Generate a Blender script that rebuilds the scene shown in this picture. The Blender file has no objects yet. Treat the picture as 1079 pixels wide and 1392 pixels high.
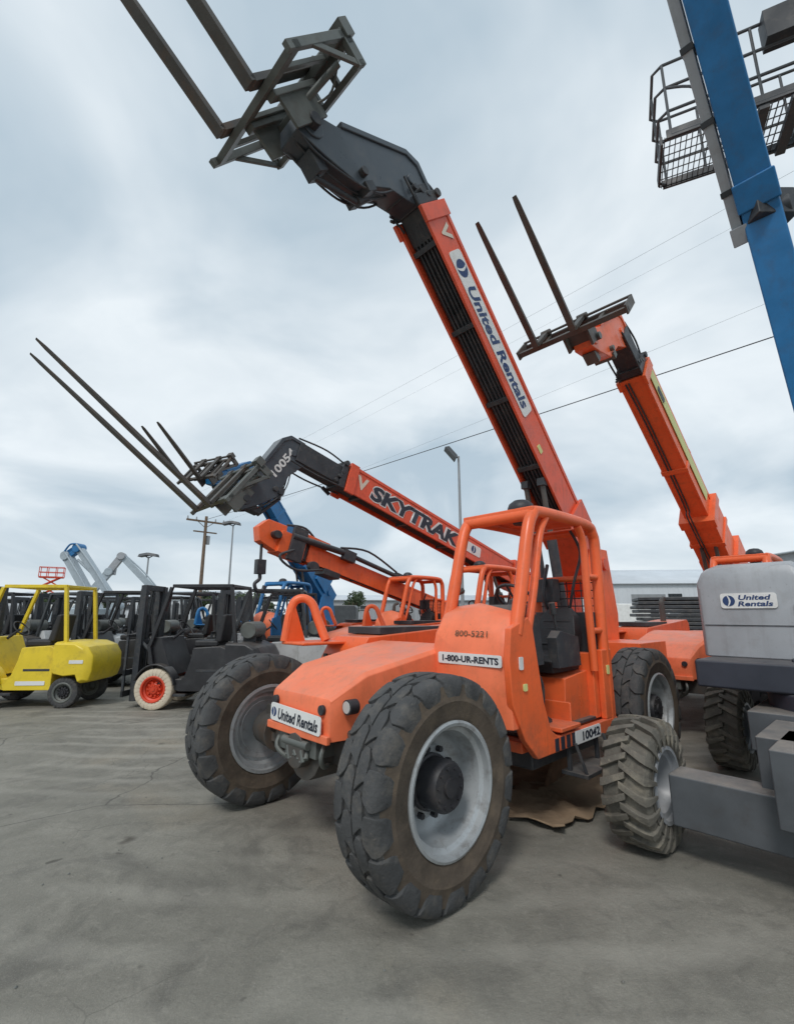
import bpy, bmesh, math, random
from mathutils import Vector, Matrix
random.seed(7)
S=bpy.context.scene
COL=S.collection
R=math.radians
# ---------------------------------------------------------------- materials
def mat(name,col,rough=.5,metal=0,var=.12,scale=3.,dirt=None,damt=.35,dscale=5.,dust=0.,bump=0.,bscale=30.,low=0.,spec=.5,streak=0.):
    m=bpy.data.materials.new(name); m.use_nodes=True
    nt=m.node_tree; N=nt.nodes; Lk=nt.links
    b=N['Principled BSDF']
    b.inputs['Metallic'].default_value=metal
    b.inputs['Specular IOR Level'].default_value=spec
    tc=N.new('ShaderNodeTexCoord')
    def noise(sc,det=6,rg=.6,vec=None):
        n=N.new('ShaderNodeTexNoise'); n.inputs['Scale'].default_value=sc; n.inputs['Detail'].default_value=det
        n.inputs['Roughness'].default_value=rg; Lk.new(vec or tc.outputs['Object'],n.inputs['Vector']); return n
    def ramp(src,a,bb,c=0,d=1):
        r=N.new('ShaderNodeMapRange'); r.inputs['From Min'].default_value=a; r.inputs['From Max'].default_value=bb
        r.inputs['To Min'].default_value=c; r.inputs['To Max'].default_value=d
        Lk.new(src,r.inputs['Value']); return r.outputs['Result']
    def mix(f,a,bb):
        x=N.new('ShaderNodeMix'); x.data_type='RGBA'
        if isinstance(f,float): x.inputs[0].default_value=f
        else: Lk.new(f,x.inputs[0])
        for i,q in ((6,a),(7,bb)):
            if isinstance(q,tuple): x.inputs[i].default_value=(*q[:3],1)
            else: Lk.new(q,x.inputs[i])
        return x.outputs[2]
    n1=noise(scale)
    Lk.new(ramp(n1.outputs['Fac'],.3,.7,max(.05,rough-.1),min(1,rough+.15)),b.inputs['Roughness'])
    c0=tuple(max(0,c*(1-var)) for c in col); c1=tuple(min(1,c*(1+var)+var*.03) for c in col)
    out=mix(ramp(n1.outputs['Fac'],.3,.7),c0,c1)
    if dirt:
        n2=noise(dscale,8,.7); f=ramp(n2.outputs['Fac'],.50,.75)
        mm=N.new('ShaderNodeMath'); mm.operation='MULTIPLY'; mm.inputs[1].default_value=damt; Lk.new(f,mm.inputs[0])
        out=mix(mm.outputs[0],out,dirt)
        n5=noise(28,6,.75); f=ramp(n5.outputs['Fac'],.63,.69,0,.6)
        out=mix(f,out,dirt)
    if streak>0:
        mp=N.new('ShaderNodeMapping'); mp.inputs['Scale'].default_value=(14,14,1.1); Lk.new(tc.outputs['Object'],mp.inputs[0])
        n6=noise(1.,5,.6,mp.outputs[0]); f=ramp(n6.outputs['Fac'],.54,.72,0,streak); out=mix(f,out,dirt or (.2,.1,.06))
    if low>0:
        sp=N.new('ShaderNodeSeparateXYZ'); Lk.new(tc.outputs['Object'],sp.inputs[0])
        r=ramp(sp.outputs['Z'],1.1,.45); n3=noise(7,6,.7)
        mm=N.new('ShaderNodeMath'); mm.operation='MULTIPLY'; Lk.new(r,mm.inputs[0]); Lk.new(ramp(n3.outputs['Fac'],.35,.7),mm.inputs[1])
        m2=N.new('ShaderNodeMath'); m2.operation='MULTIPLY'; m2.inputs[1].default_value=low; Lk.new(mm.outputs[0],m2.inputs[0])
        out=mix(m2.outputs[0],out,(.12,.085,.06))
    if dust>0:
        g=N.new('ShaderNodeNewGeometry'); sp=N.new('ShaderNodeSeparateXYZ'); Lk.new(g.outputs['Normal'],sp.inputs[0])
        r=ramp(sp.outputs['Z'],.4,1.); n3=noise(4,6,.7)
        mm=N.new('ShaderNodeMath'); mm.operation='MULTIPLY'; Lk.new(r,mm.inputs[0]); Lk.new(ramp(n3.outputs['Fac'],.2,.8),mm.inputs[1])
        m2=N.new('ShaderNodeMath'); m2.operation='MULTIPLY'; m2.inputs[1].default_value=dust; Lk.new(mm.outputs[0],m2.inputs[0])
        out=mix(m2.outputs[0],out,(.42,.36,.30))
    Lk.new(out,b.inputs['Base Color'])
    if bump>0:
        n4=noise(bscale,4,.6); bp=N.new('ShaderNodeBump'); bp.inputs['Strength'].default_value=bump; bp.inputs['Distance'].default_value=.01
        Lk.new(n4.outputs['Fac'],bp.inputs['Height']); Lk.new(bp.outputs[0],b.inputs['Normal'])
    elif name.find('paint')>=0:
        n4=noise(2.2,3,.5); bp=N.new('ShaderNodeBump'); bp.inputs['Strength'].default_value=.25; bp.inputs['Distance'].default_value=.02
        Lk.new(n4.outputs['Fac'],bp.inputs['Height']); Lk.new(bp.outputs[0],b.inputs['Normal'])
    return m
ORANGE=mat('orange_paint',(.90,.145,.038),.36,var=.10,dirt=(.30,.08,.03),damt=.45,dscale=6,dust=.3,low=.75,streak=.3)
FADED=mat('faded_orange_paint',(.91,.20,.085),.42,var=.12,dirt=(.5,.14,.06),damt=.45,dscale=8,dust=.35,streak=.22)
REDOR=mat('boom_orange_paint',(.78,.10,.038),.34,var=.12,dirt=(.25,.06,.03),damt=.5,dscale=5,dust=.2,streak=.3)
BLACK=mat('black_paint',(.032,.036,.042),.5,var=.3,dirt=(.15,.13,.11),damt=.5,dscale=8,dust=.4)
NECKB=mat('blue_black_paint',(.055,.068,.082),.34,var=.2,dirt=(.12,.11,.1),damt=.5,dscale=6,dust=.3)
STEEL=mat('grey_steel',(.13,.14,.13),.5,metal=.2,var=.25,dirt=(.08,.06,.045),damt=.6,dust=.25)
DKSTEEL=mat('dark_fork_steel',(.095,.088,.08),.5,metal=.3,var=.25,dirt=(.17,.09,.045),damt=.6)
RUBBER=mat('worn_rubber',(.055,.056,.057),.8,var=.3,scale=5,dirt=(.17,.15,.125),damt=.6,dscale=9,bump=.6,bscale=50)
DUSTRUB=mat('dusty_rubber',(.13,.12,.10),.9,var=.3,scale=4,dirt=(.34,.30,.23),damt=.85,dscale=5,bump=.5,bscale=50)
BROWNRUB=mat('muddy_sidewall',(.08,.06,.043),.85,var=.35,scale=7,dirt=(.16,.12,.08),damt=.7,dscale=8,bump=.4,bscale=50)
RIM=mat('grey_rim_paint',(.40,.42,.43),.36,metal=.3,var=.15,dirt=(.13,.10,.08),damt=.7,dscale=9)
HUB=mat('hub_black',(.025,.025,.03),.5,var=.3,dirt=(.12,.1,.08),damt=.4)
WHITE=mat('white_vinyl',(.76,.76,.74),.5,var=.05,dirt=(.4,.38,.34),damt=.45)
INK=mat('dark_ink',(.02,.025,.04),.5,var=.1)
BLUEINK=mat('blue_ink',(.02,.05,.15),.5,var=.1)
PALE=mat('pale_ink',(.7,.62,.5),.5,var=.1)
SEAT=mat('black_seat_vinyl',(.018,.018,.02),.55,var=.2,bump=.3)
BLUE=mat('blue_paint',(.015,.165,.40),.36,var=.15,dirt=(.05,.09,.16),damt=.5,dust=.2,streak=.25)
LGREY=mat('light_grey_paint',(.35,.365,.385),.38,var=.08,dirt=(.20,.19,.18),damt=.45,dust=.25,streak=.25)
MGREY=mat('mid_grey_paint',(.075,.082,.09),.5,var=.2,dirt=(.06,.05,.045),damt=.5,dust=.7)
YELLOW=mat('yellow_paint',(.78,.58,.03),.4,var=.08,dirt=(.3,.2,.05),damt=.45,dust=.2)
CREAM=mat('cream_rubber',(.62,.54,.42),.8,var=.12)
RED=mat('red_paint',(.65,.06,.02),.4,var=.1)
CHROME=mat('chrome_rod',(.7,.7,.7),.2,metal=1,var=.05)
WOOD=mat('weathered_wood',(.16,.11,.075),.9,var=.3,scale=6)
GALV=mat('galvanised_steel',(.30,.31,.32),.5,metal=.3,var=.1)
WIRE=mat('wire_black',(.05,.05,.055),.6,var=0)
RUST=mat('rusty_steel',(.16,.085,.045),.85,var=.35,scale=5,dirt=(.28,.19,.12),damt=.6,dscale=4,bump=.4)
CARD=mat('muddy_cardboard',(.27,.19,.12),.95,var=.3,scale=5,dirt=(.12,.08,.05),damt=.7,bump=.5)
LENS=mat('lamp_lens',(.5,.5,.48),.15,var=.05)
YSTRIPE=mat('yellow_vinyl',(.66,.66,.26),.5,var=.08)
CLAD=mat('white_cladding',(.60,.63,.66),.6,var=.06,scale=.5)
ROOF=mat('grey_roofing',(.55,.59,.63),.6,var=.08,scale=.4)
DARKGL=mat('dark_opening',(.03,.035,.04),.3,var=.1)
LEAF=mat('foliage',(.05,.075,.03),.8,var=.4,scale=1.5)
CONE=mat('cone_orange',(.8,.14,.02),.6,var=.1)
DBG=mat('dark_blue_grey',(.03,.035,.05),.5,var=.2,dust=.3)

# ---------------------------------------------------------------- mesh builder
class MB:
    def __init__(s,M=None): s.v=[];s.f=[];s.mi=[];s.M=M or Matrix(); s.m=0
    def add(s,vs,fs):
        o=len(s.v); s.v+= [s.M@Vector(v) for v in vs]
        for f in fs: s.f.append([o+i for i in f]); s.mi.append(s.m)
        return s
    def bx(s,x0,x1,y0,y1,z0,z1):
        return s.add([(x0,y0,z0),(x1,y0,z0),(x1,y1,z0),(x0,y1,z0),(x0,y0,z1),(x1,y0,z1),(x1,y1,z1),(x0,y1,z1)],
          [(0,3,2,1),(4,5,6,7),(0,1,5,4),(1,2,6,5),(2,3,7,6),(3,0,4,7)])
    def loft(s,secs):
        n=len(secs[0]); vs=[p for r in secs for p in r]; fs=[]
        for k in range(len(secs)-1):
            for i in range(n):
                j=(i+1)%n; fs.append((k*n+i,k*n+j,(k+1)*n+j,(k+1)*n+i))
        fs.append(tuple(range(n))); fs.append(tuple((len(secs)-1)*n+i for i in reversed(range(n))))
        return s.add(vs,fs)
    def prism(s,prof,y0,y1):
        return s.loft([[(x,y0,z) for x,z in prof],[(x,y1,z) for x,z in prof]])
    def beam(s,p0,p1,w,h,up=(0,0,1),w1=None,h1=None):
        p0=Vector(p0);p1=Vector(p1);d=(p1-p0).normalized();u=Vector(up)
        if abs(d.dot(u))>.98: u=Vector((1,0,0))
        sd=d.cross(u).normalized(); u=sd.cross(d).normalized()
        w1=w if w1 is None else w1; h1=h if h1 is None else h1
        r=lambda p,a,b:[p+sd*a/2+u*b/2,p-sd*a/2+u*b/2,p-sd*a/2-u*b/2,p+sd*a/2-u*b/2]
        return s.loft([r(p0,w,h),r(p1,w1,h1)])
    def ring(s,p,d,r,n,u=None):
        u=u or (Vector((0,0,1)) if abs(d.z)<.9 else Vector((1,0,0)))
        a=d.cross(u).normalized(); b=d.cross(a).normalized()
        return [p+a*r*math.cos(t*2*math.pi/n)+b*r*math.sin(t*2*math.pi/n) for t in range(n)]
    def cyl(s,p0,p1,r,r1=None,n=14):
        p0=Vector(p0);p1=Vector(p1);d=(p1-p0).normalized()
        return s.loft([s.ring(p0,d,r,n),s.ring(p1,d,r if r1 is None else r1,n)])
    def tube(s,pts,r,n=8):
        pts=[Vector(p) for p in pts]; secs=[]; u=None
        for i,p in enumerate(pts):
            a=pts[max(i-1,0)];b=pts[min(i+1,len(pts)-1)]; d=(b-a).normalized()
            if u is None: u=Vector((0,0,1)) if abs(d.z)<.9 else Vector((1,0,0))
            sd=d.cross(u).normalized(); u=sd.cross(d).normalized()
            secs.append([p+sd*r*math.cos(t*2*math.pi/n)+u*r*math.sin(t*2*math.pi/n) for t in range(n)])
        return s.loft(secs)
    def hose(s,pts,r,n=7):
        P=[Vector(p) for p in pts]; out=[]
        for i in range(len(P)-1):
            p0=P[max(i-1,0)];p1=P[i];p2=P[i+1];p3=P[min(i+2,len(P)-1)]
            for k in range(5):
                t=k/5; out.append(.5*((2*p1)+(p2-p0)*t+(2*p0-5*p1+4*p2-p3)*t*t+(3*p1-p0-3*p2+p3)*t**3))
        out.append(P[-1]); return s.tube(out,r,n)
    def lathe(s,prof,n=48,closed=False):
        vs=[];fs=[];k=len(prof)
        for i in range(n):
            a=2*math.pi*i/n
            for r,y in prof: vs.append((max(r,1e-4)*math.cos(a),y,max(r,1e-4)*math.sin(a)))
        for i in range(n):
            j=(i+1)%n
            for q in range(k if closed else k-1):
                w=(q+1)%k; fs.append((i*k+q,i*k+w,j*k+w,j*k+q))
        return s.add(vs,fs)
    def obj(s,name,mats,parent=None,bevel=0,ang=38,loc=None):
        me=bpy.data.meshes.new(name); me.from_pydata([tuple(v) for v in s.v],[],s.f)
        if not isinstance(mats,(list,tuple)): mats=[mats]
        for m in mats: me.materials.append(m)
        me.polygons.foreach_set('material_index',s.mi)
        bm=bmesh.new(); bm.from_mesh(me); bmesh.ops.recalc_face_normals(bm,faces=bm.faces); bm.to_mesh(me); bm.free()
        me.polygons.foreach_set('use_smooth',[True]*len(me.polygons)); me.set_sharp_from_angle(angle=R(ang))
        o=bpy.data.objects.new(name,me); COL.objects.link(o)
        if parent: o.parent=parent
        if loc: o.location=loc
        if bevel:
            b=o.modifiers.new('bevel','BEVEL'); b.width=bevel; b.segments=2; b.limit_method='ANGLE'; b.angle_limit=R(40); b.harden_normals=True
        return o
def empty(name,loc,rotz,label,cat,group=None,rot=None):
    e=bpy.data.objects.new(name,None); e.empty_display_size=.3; COL.objects.link(e)
    e.location=loc; e.rotation_euler=rot or (0,0,rotz); e['label']=label; e['category']=cat
    if group: e['group']=group
    return e
def tag(o,label,cat,group=None):
    o['label']=label;o['category']=cat
    if group:o['group']=group
    return o
def frame(o,x,y,z=None):
    x=Vector(x).normalized(); y=Vector(y).normalized(); z=x.cross(y)
    return Matrix(((x.x,y.x,z.x,o[0]),(x.y,y.y,z.y,o[1]),(x.z,y.z,z.z,o[2]),(0,0,0,1)))
def text(txt,M,w,h,m,parent,name='lettering',bold=.02,shear=0):
    c=bpy.data.curves.new(name,'FONT'); c.body=txt; c.size=1; c.extrude=.0; c.offset=bold; c.shear=shear; c.resolution_u=3
    o=bpy.data.objects.new('tmp',c); COL.objects.link(o)
    dg=bpy.context.evaluated_depsgraph_get(); me=bpy.data.meshes.new_from_object(o.evaluated_get(dg))
    bpy.data.objects.remove(o)
    xs=[v.co.x for v in me.vertices]; ys=[v.co.y for v in me.vertices]
    sx=w/(max(xs)-min(xs)); sy=h/(max(ys)-min(ys)); cx=(max(xs)+min(xs))/2; cy=(max(ys)+min(ys))/2
    for v in me.vertices: v.co=M@Vector(((v.co.x-cx)*sx,(v.co.y-cy)*sy,.0))
    me.materials.clear(); me.materials.append(m)
    ob=bpy.data.objects.new(name,me); COL.objects.link(ob); ob.parent=parent
    return ob
def plate(M,w,h,m,parent,name='sticker',t=.004):
    mb=MB(M); r=min(w,h)*.18; ring=[]
    for cx,cy,a0 in ((w/2-r,h/2-r,0),(-w/2+r,h/2-r,90),(-w/2+r,-h/2+r,180),(w/2-r,-h/2+r,270)):
        for k in range(4): a=R(a0+30*k); ring.append((cx+r*math.cos(a),cy+r*math.sin(a)))
    mb.loft([[(x,y,-t) for x,y in ring],[(x,y,t) for x,y in ring]])
    return mb.obj(name,m,parent)
def off(M,x=0,y=0,z=0): return M@Matrix.Translation((x,y,z))
def logo(M,r,parent):
    mb=MB(M); n=28
    mb.add([(r*math.cos(2*math.pi*i/n),r*math.sin(2*math.pi*i/n),0) for i in range(n)],[tuple(range(n))])
    mb.m=1   # white split between the two blue halves
    a=[]; 
    for i in range(13):
        t=-1+2*i/12; a.append((r*(-.28+.30*(1-t*t))-.0*r, r*.98*t))
    b=[(x+r*(.30*(1-.35*abs(y/r))),y) for x,y in a]
    ring=[(x,y,.002) for x,y in a]+[(x,y,.002) for x,y in reversed(b)]
    mb.add(ring,[tuple(range(len(ring)))])
    return mb.obj('emblem',[BLUEINK,WHITE],parent)

# ---------------------------------------------------------------- wheels
def tyre_mb(Rr,W,rr,N=18,style='block',n=64,h=.03):
    mb=MB(); Rb=Rr-h
    mb.m=1
    pr=[(rr,.40*W),(rr+.025,.455*W),(rr+.04,.47*W),(rr+(Rr-rr)*.45,.50*W),(rr+(Rr-rr)*.47,.508*W),(rr+(Rr-rr)*.50,.50*W),(Rb-.08,.487*W),(Rb-.03,.467*W)]
    mb.lathe(pr,n)
    mb.lathe([(a,-b) for a,b in pr],n)
    mb.m=0
    mb.lathe([(Rb-.03,.467*W),(Rb-.005,.42*W),(Rb,.2*W),(Rb,-.2*W),(Rb-.005,-.42*W),(Rb-.03,-.467*W)],n)
    mb.lathe([(rr,.4*W),(rr,-.4*W)],n)
    p=2*math.pi*Rr/N
    rnd=random.Random(5)
    for i in range(N):
        for sd in (1,-1):
            u0=i*p+(0 if sd>0 else p/2)
            if style=='block':
                j=rnd.uniform(-.015,.015); e=rnd.uniform(-.002,.0015)
                chains=[[(.015,Rr-.001,0.02,.43),(.09,Rr,.16,.45),(.17,Rr,.20,.38),(.235,Rr-.001,.10,.24)],
                        [(.215,Rr-.001,-.28,.22),(.27,Rr-.002,-.24,.38),(.36,Rr-.004,-.30,.45),(.43,Rr-.010,-.30,.45),(.475,Rr-.026,-.30,.42),(.498,Rr-.055,-.30,.37),(.503,Rr-.095,-.30,.28)]]
            else:
                j=0;e=0
                chains=[[(-.06,Rr-.001,-.05,.17),(.12,Rr,.18,.17),(.30,Rr-.004,.42,.19),(.44,Rr-.012,.55,.22),(.50,Rr-.05,.58,.2),(.53,Rr-.12,.6,.14)]]
            for st in chains:
                secs=[]
                for y,r,uc,hw in st:
                    r+=e; ring=[]; rb=r-h-.02
                    for q in (-1,-.5,0,.5,1): ring.append(((u0+(uc+j+q*hw)*p)/Rr,r))
                    for q in (1,0,-1): ring.append(((u0+(uc+j+q*hw*1.04)*p)/Rr,rb))
                    secs.append([(a[1]*math.cos(a[0]),sd*y*W*(1 if a[1]==r else .97),a[1]*math.sin(a[0])) for a in ring])
                mb.loft(secs)
    return mb
def rim_mb(rr,W,dish=.16):
    mb=MB(); yo=.44*W; 
    mb.lathe([(rr+.022,yo-.01),(rr+.022,yo+.014),(rr+.008,yo+.02),(rr-.01,yo+.014),(rr-.014,yo-.025),(rr-.04,yo-.04),(rr-.046,yo-.07),(rr-.056,yo-dish+.02),(rr-.085,yo-dish-.015),(rr*.62,yo-dish-.035),
       (rr*.56,yo-dish+.0),(rr*.3,yo-dish+.0),(0,yo-dish)],56)
    mb.lathe([(0,yo-dish-.02),(rr*.55,yo-dish-.02),(rr-.09,yo-dish-.05),(rr-.06,-.2*W),(rr-.045,-.36*W),(rr-.01,-.38*W),(rr-.005,-yo-.012),(rr+.02,-yo-.012),(rr+.02,-yo)],56)
    return mb
def hub_mb(rr,W,dish=.16,out=.10,nb=10):
    mb=MB(); y0=.44*W-dish
    mb.lathe([(rr*.46,y0),(rr*.46,y0+.03),(rr*.42,y0+.035),(rr*.41,y0+out),(rr*.37,y0+out+.02),(rr*.15,y0+out+.02),(rr*.15,y0+out+.035),(0,y0+out+.035)],24)
    for i in range(nb):
        a=2*math.pi*i/nb; c=(rr*.54*math.cos(a),y0,rr*.54*math.sin(a)); mb.cyl(c,(c[0],y0+.035,c[2]),.018,n=6)
        c=(rr*.3*math.cos(a),y0+out+.02,rr*.3*math.sin(a)); mb.cyl(c,(c[0],y0+out+.03,c[2]),.010,n=6)
    return mb
_wc={}
def wheel(parent,x,y,z,Rr,W,rr,key,style='block',mats=(None,None,None),left=True,dish=.16,out=.10,N=18,h=.03,steer=0,n=64,spin=0,name='wheel'):
    if key not in _wc:
        o=rim_mb(rr,W,dish).obj(name,mats[1],parent)
        t=tyre_mb(Rr,W,rr,N,style,n,h).obj('tyre',list(mats[0]),o,ang=30,bevel=.005 if key in('th','lift') else 0)
        hb=hub_mb(rr,W,dish,out).obj('hub',mats[2],o)
        _wc[key]=(o,t,hb)
    else:
        so,st,sh=_wc[key]
        o=so.copy(); o.parent=parent; COL.objects.link(o)
        for q in (st,sh): c=q.copy(); c.parent=o; COL.objects.link(c)
    o.location=(x,y,z); o.rotation_euler=(0,spin,(0 if left else math.pi)+steer)
    o.rotation_mode='XYZ'
    return o

# ---------------------------------------------------------------- camera
cam=bpy.data.cameras.new('camera'); co=bpy.data.objects.new('camera',cam); COL.objects.link(co)
cam.sensor_fit='VERTICAL'; cam.sensor_height=24; cam.sensor_width=24; cam.lens=24*650/1392; cam.clip_end=3000; cam.clip_start=.05
co.location=(0,0,1.6); co.rotation_euler=(R(90+12.07),0,0); S.camera=co

O=Vector((-.55,3.93,0)); F=Vector((-.723,-.691,0)); L=Vector((.691,-.723,0)); HEAD=math.atan2(F.y,F.x)
def yard(a,b,z=0): return O+F*a+L*b+Vector((0,0,z))

# ---------------------------------------------------------------- telehandler
TG='telehandlers parked in the equipment yard'
def telehandler(loc,head,label,th=48.25,LB=5.16,e=.25,phi=38,tine=1.6,fy=(-.35,.2),zp=2.3,paint=ORANGE,bpaint=REDOR,neck=NECKB,forks=True,
                deco=None,idx=0,gs=1.,closed=False,slim=False,hookhead=False,bs=1.,fw=.06):
    E=empty('telehandler',loc,head,label,'telehandler',TG)
    TM=((RUBBER,BROWNRUB),RIM,HUB)
    for x,y,lf in ((0,1.1,1),(0,-1.0,0),(-3.4,1.1,1),(-3.4,-1.0,0)):
        wheel(E,x,y,.62,.62,.36,.345,'th','block',TM,bool(lf),dish=.19,out=.15,spin=.3*x+y+idx,N=18,h=.02,n=72)
    c=MB(); c.bx(-4.7,-.1,-.36,.36,.66,.98); c.bx(-2.6,-.9,-.95,-.3,.55,.8); c.bx(-2.35,-.95,.3,1.12,.60,.68)
    for sg in (.23,-.29):
        c.prism([(-4.85,.7),(-3.85,.7),(-3.95,1.5),(-4.3,zp+.22),(-4.75,zp+.22),(-4.95,1.6)],sg,sg+.06)
    c.bx(-4.9,-4.0,-.9,.9,.95,1.25)
    c.obj('chassis',paint,E,.008)
    a=MB()
    for x in (0,-3.4):
        a.beam((x,-.75,.65),(x,.85,.65),.20,.17); a.cyl((x-.2,.05,.65),(x+.22,.05,.65),.21,n=16); a.cyl((x+.22,.05,.65),(x+.3,.05,.65),.12,n=12)
        for sg in (1,-1):
            yy=.72 if sg>0 else -.62
            a.cyl((x,yy,.63),(x,yy+sg*.26,.63),.17,.14,n=16); a.beam((x,yy+sg*.08,.5),(x,yy+sg*.08,.84),.12,.16)
            a.cyl((x-.1,yy+sg*.05,.8),(x-.1,yy+sg*.05,.92),.05)
        a.cyl((x-.24,-.6,.72),(x-.24,.7,.72),.035); a.bx(x-.28,x+.1,-.32,.32,.7,.86)
    a.cyl((-3.1,0,.65),(-.2,0,.65),.05)
    a.hose([(-.1,.3,.85),(.12,.45,.8),(.15,.62,.72),(.02,.75,.7)],.016); a.hose([(-.1,-.3,.85),(.12,-.4,.8),(.13,-.55,.72),(.02,-.68,.7)],.016)
    a.hose([(-.1,-.26,.9),(.16,-.38,.86),(.18,-.5,.7),(.02,-.62,.62)],.014)
    a.obj('axle',DKSTEEL,E,.006)
    h=MB()
    def sec(x,y0,y1,z0,z1,ch=.03): return [(x,y0,z0),(x,y1,z0),(x,y1,z1-ch),(x,y1-ch,z1),(x,y0+ch,z1),(x,y0,z1-ch)]
    h.loft([sec(.265,-.335,.405,.76,1.0,.02),sec(.255,-.345,.415,.755,1.03,.02),sec(.0,-.40,.46,.755,1.18),sec(-.03,-.41,.465,.755,1.195),sec(-.72,-.44,.52,.755,1.325),sec(-.95,-.44,.52,.755,1.35)])
    h.bx(.262,.295,-.36,.43,.745,.80)
    h.obj('front_hood',FADED,E,.008)
    for y in (-.27,.34):
        l=MB(); l.cyl((.262,y,.955),(.29,y,.955),.034,n=16); l.obj('headlight',[HUB],E,.004)
    l=MB(); l.cyl((.10,.49,.98),(.18,.49,.98),.05,n=16); l.m=1; l.cyl((.18,.49,.98),(.185,.49,.98),.04,n=16); l.m=0; l.beam((.12,.42,.96),(.12,.50,.96),.04,.04); l.obj('work_light',[HUB,LENS],E,.004)
    k=MB(); k.bx(.05,.26,-.22,.26,.62,.745); k.cyl((.28,-.12,.7),(.28,.2,.7),.03)
    for i in range(9): k.cyl((.27+.02*math.sin(i*2),.02+.03*i-.1,.66-.01*math.cos(i*3)),(.29,.05+.03*i-.1,.60+.02*math.sin(i*5)),.018,n=8)
    k.hose([(.2,.3,.75),(.27,.34,.66),(.22,.3,.58),(.1,.22,.56)],.018); k.hose([(.2,-.25,.75),(.28,-.22,.63),(.2,-.1,.55),(.05,-.02,.6)],.018)
    k.obj('hitch',STEEL,E,.004)
    g=MB()
    def sec2(x,z1,yo=-1.18): return [(x,-.46,.8),(x,yo,.8),(x,yo,z1-.16),(x,yo+.10,z1-.03),(x,yo+.2,z1),(x,-.46,z1)]
    g.loft([sec2(-.74,1.26),sec2(-.82,1.38),sec2(-2.9,1.50),sec2(-3.0,1.43)])
    g.bx(-.80,-.28,-1.18,-.78,1.305,1.335)
    g.obj('engine_hood',paint,E,.012)
    g=MB(); g.bx(-1.9,-1.0,-1.02,-.5,1.40,1.47)
    for i in range(6): g.bx(-.75,-.725,-1.08+.1*i,-1.02+.1*i,.95,1.2)
    g.obj('grille',BLACK,E,.004)
    g=MB(); g.hose([(-.30,-1.15,1.33),(-.33,-1.15,1.52),(-.36,-1.15,1.66),(-.40,-1.13,1.74),(-.47,-1.08,1.76),(-.53,-1.02,1.70),(-.56,-.96,1.55),(-.60,-.86,1.34)],.045,10); g.prism([(-.52,1.33),(-.28,1.33),(-.31,1.6),(-.38,1.70)],-1.14,-1.11)
    g.obj('mirror_bracket',paint,E,.004)
    g=MB(); g.cyl((-2.5,-.75,1.4),(-2.5,-.75,1.75),.05); g.hose([(-2.5,-.75,1.73),(-2.52,-.75,1.85),(-2.65,-.75,1.9)],.045); g.obj('exhaust_pipe',DKSTEEL,E)
    w=MB(); ys=[.46,.50,.80,1.12,1.19]; secs=[]
    for i,y in enumerate(ys):
        d=[.03,0,-.01,.0,.03][i]; top=[1.60,1.66,1.69,1.62,1.55][i]
        secs.append([(-.72-d,y,.80),(-.70-d,y,1.28),(-.74-d,y,1.45),(-.84-d,y,top-.06),(-.95,y,top),(-1.06,y,top-.02),(-1.04,y,.80)])
    w.loft(secs); w.obj('cowl',FADED,E,.025)
    p=MB(); p.prism([(-.74,1.5),(-.70,1.28),(-.72,.98),(-.86,.72),(-1.02,.57),(-2.42,.57),(-2.42,.68),(-1.32,.68),(-1.22,.74),(-1.14,.95),(-1.04,1.5),(-.98,1.58)],1.16,1.215)
    p.bx(-2.40,-2.20,1.16,1.215,.68,1.28); p.bx(-2.42,-2.36,.46,1.16,.62,1.45)
    p.prism([(-2.12,.69),(-1.66,.69),(-1.70,1.06),(-2.12,1.10)],.62,1.10); p.bx(-2.24,-2.12,.9,1.16,.69,1.25)
    p.bx(-1.66,-1.34,.95,1.235,.70,.735); p.bx(-1.66,-1.64,.7,1.16,.70,.88)
    p.obj('side_panel',paint,E,.012)
    r=MB(); N_=12
    r.hose([(-.86,1.17,1.45),(-.97,1.17,1.78),(-1.10,1.17,2.22),(-1.19,1.17,2.40),(-1.34,1.17,2.455),(-2.15,1.17,2.455),(-2.31,1.17,2.38),(-2.35,1.17,2.2),(-2.34,1.17,1.5),(-2.33,1.17,.62)],.052,N_)
    r.hose([(-.86,.50,1.45),(-.97,.50,1.78),(-1.10,.50,2.22),(-1.19,.50,2.40),(-1.34,.50,2.455),(-2.15,.50,2.455),(-2.31,.50,2.38),(-2.35,.50,2.2),(-2.34,.50,1.5),(-2.33,.50,.62)],.052,N_)
    r.hose([(-1.05,1.17,1.5),(-1.16,1.17,1.8),(-1.30,1.17,2.25),(-1.42,1.17,2.42)],.032,10)
    r.hose([(-2.12,1.17,1.1),(-2.10,1.17,1.8),(-2.10,1.17,2.25),(-2.0,1.17,2.42)],.036,10)
    for z in (1.5,1.95): r.cyl((-2.35,.50,z),(-2.35,1.17,z),.03,n=10)
    r.cyl((-2.11,1.17,1.95),(-2.35,1.17,1.95),.03,n=10); r.cyl((-2.11,1.17,1.45),(-2.35,1.17,1.45),.03,n=10)
    r.cyl((-1.20,.50,2.42),(-1.20,1.17,2.42),.052,n=12); r.cyl((-2.30,.50,2.41),(-2.30,1.17,2.41),.045,n=12)
    r.obj('cab_frame',paint,E)
    r=MB()
    for i in range(9): r.cyl((-2.36,.54+.075*i,1.5),(-2.36,.54+.075*i,1.95),.006,n=6)
    for i in range(6): r.cyl((-2.36,.50,1.53+.075*i),(-2.36,1.17,1.53+.075*i),.006,n=6)
    r.obj('guard_mesh',BLACK,E)
    r=MB()
    for i in range(7):
        y=.56+i*.092; r.beam((-1.18,y,2.465),(-1.48,y,2.485),.035,.045)
    r.beam((-1.20,.47,2.455),(-1.20,1.2,2.455),.07,.06)
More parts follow.
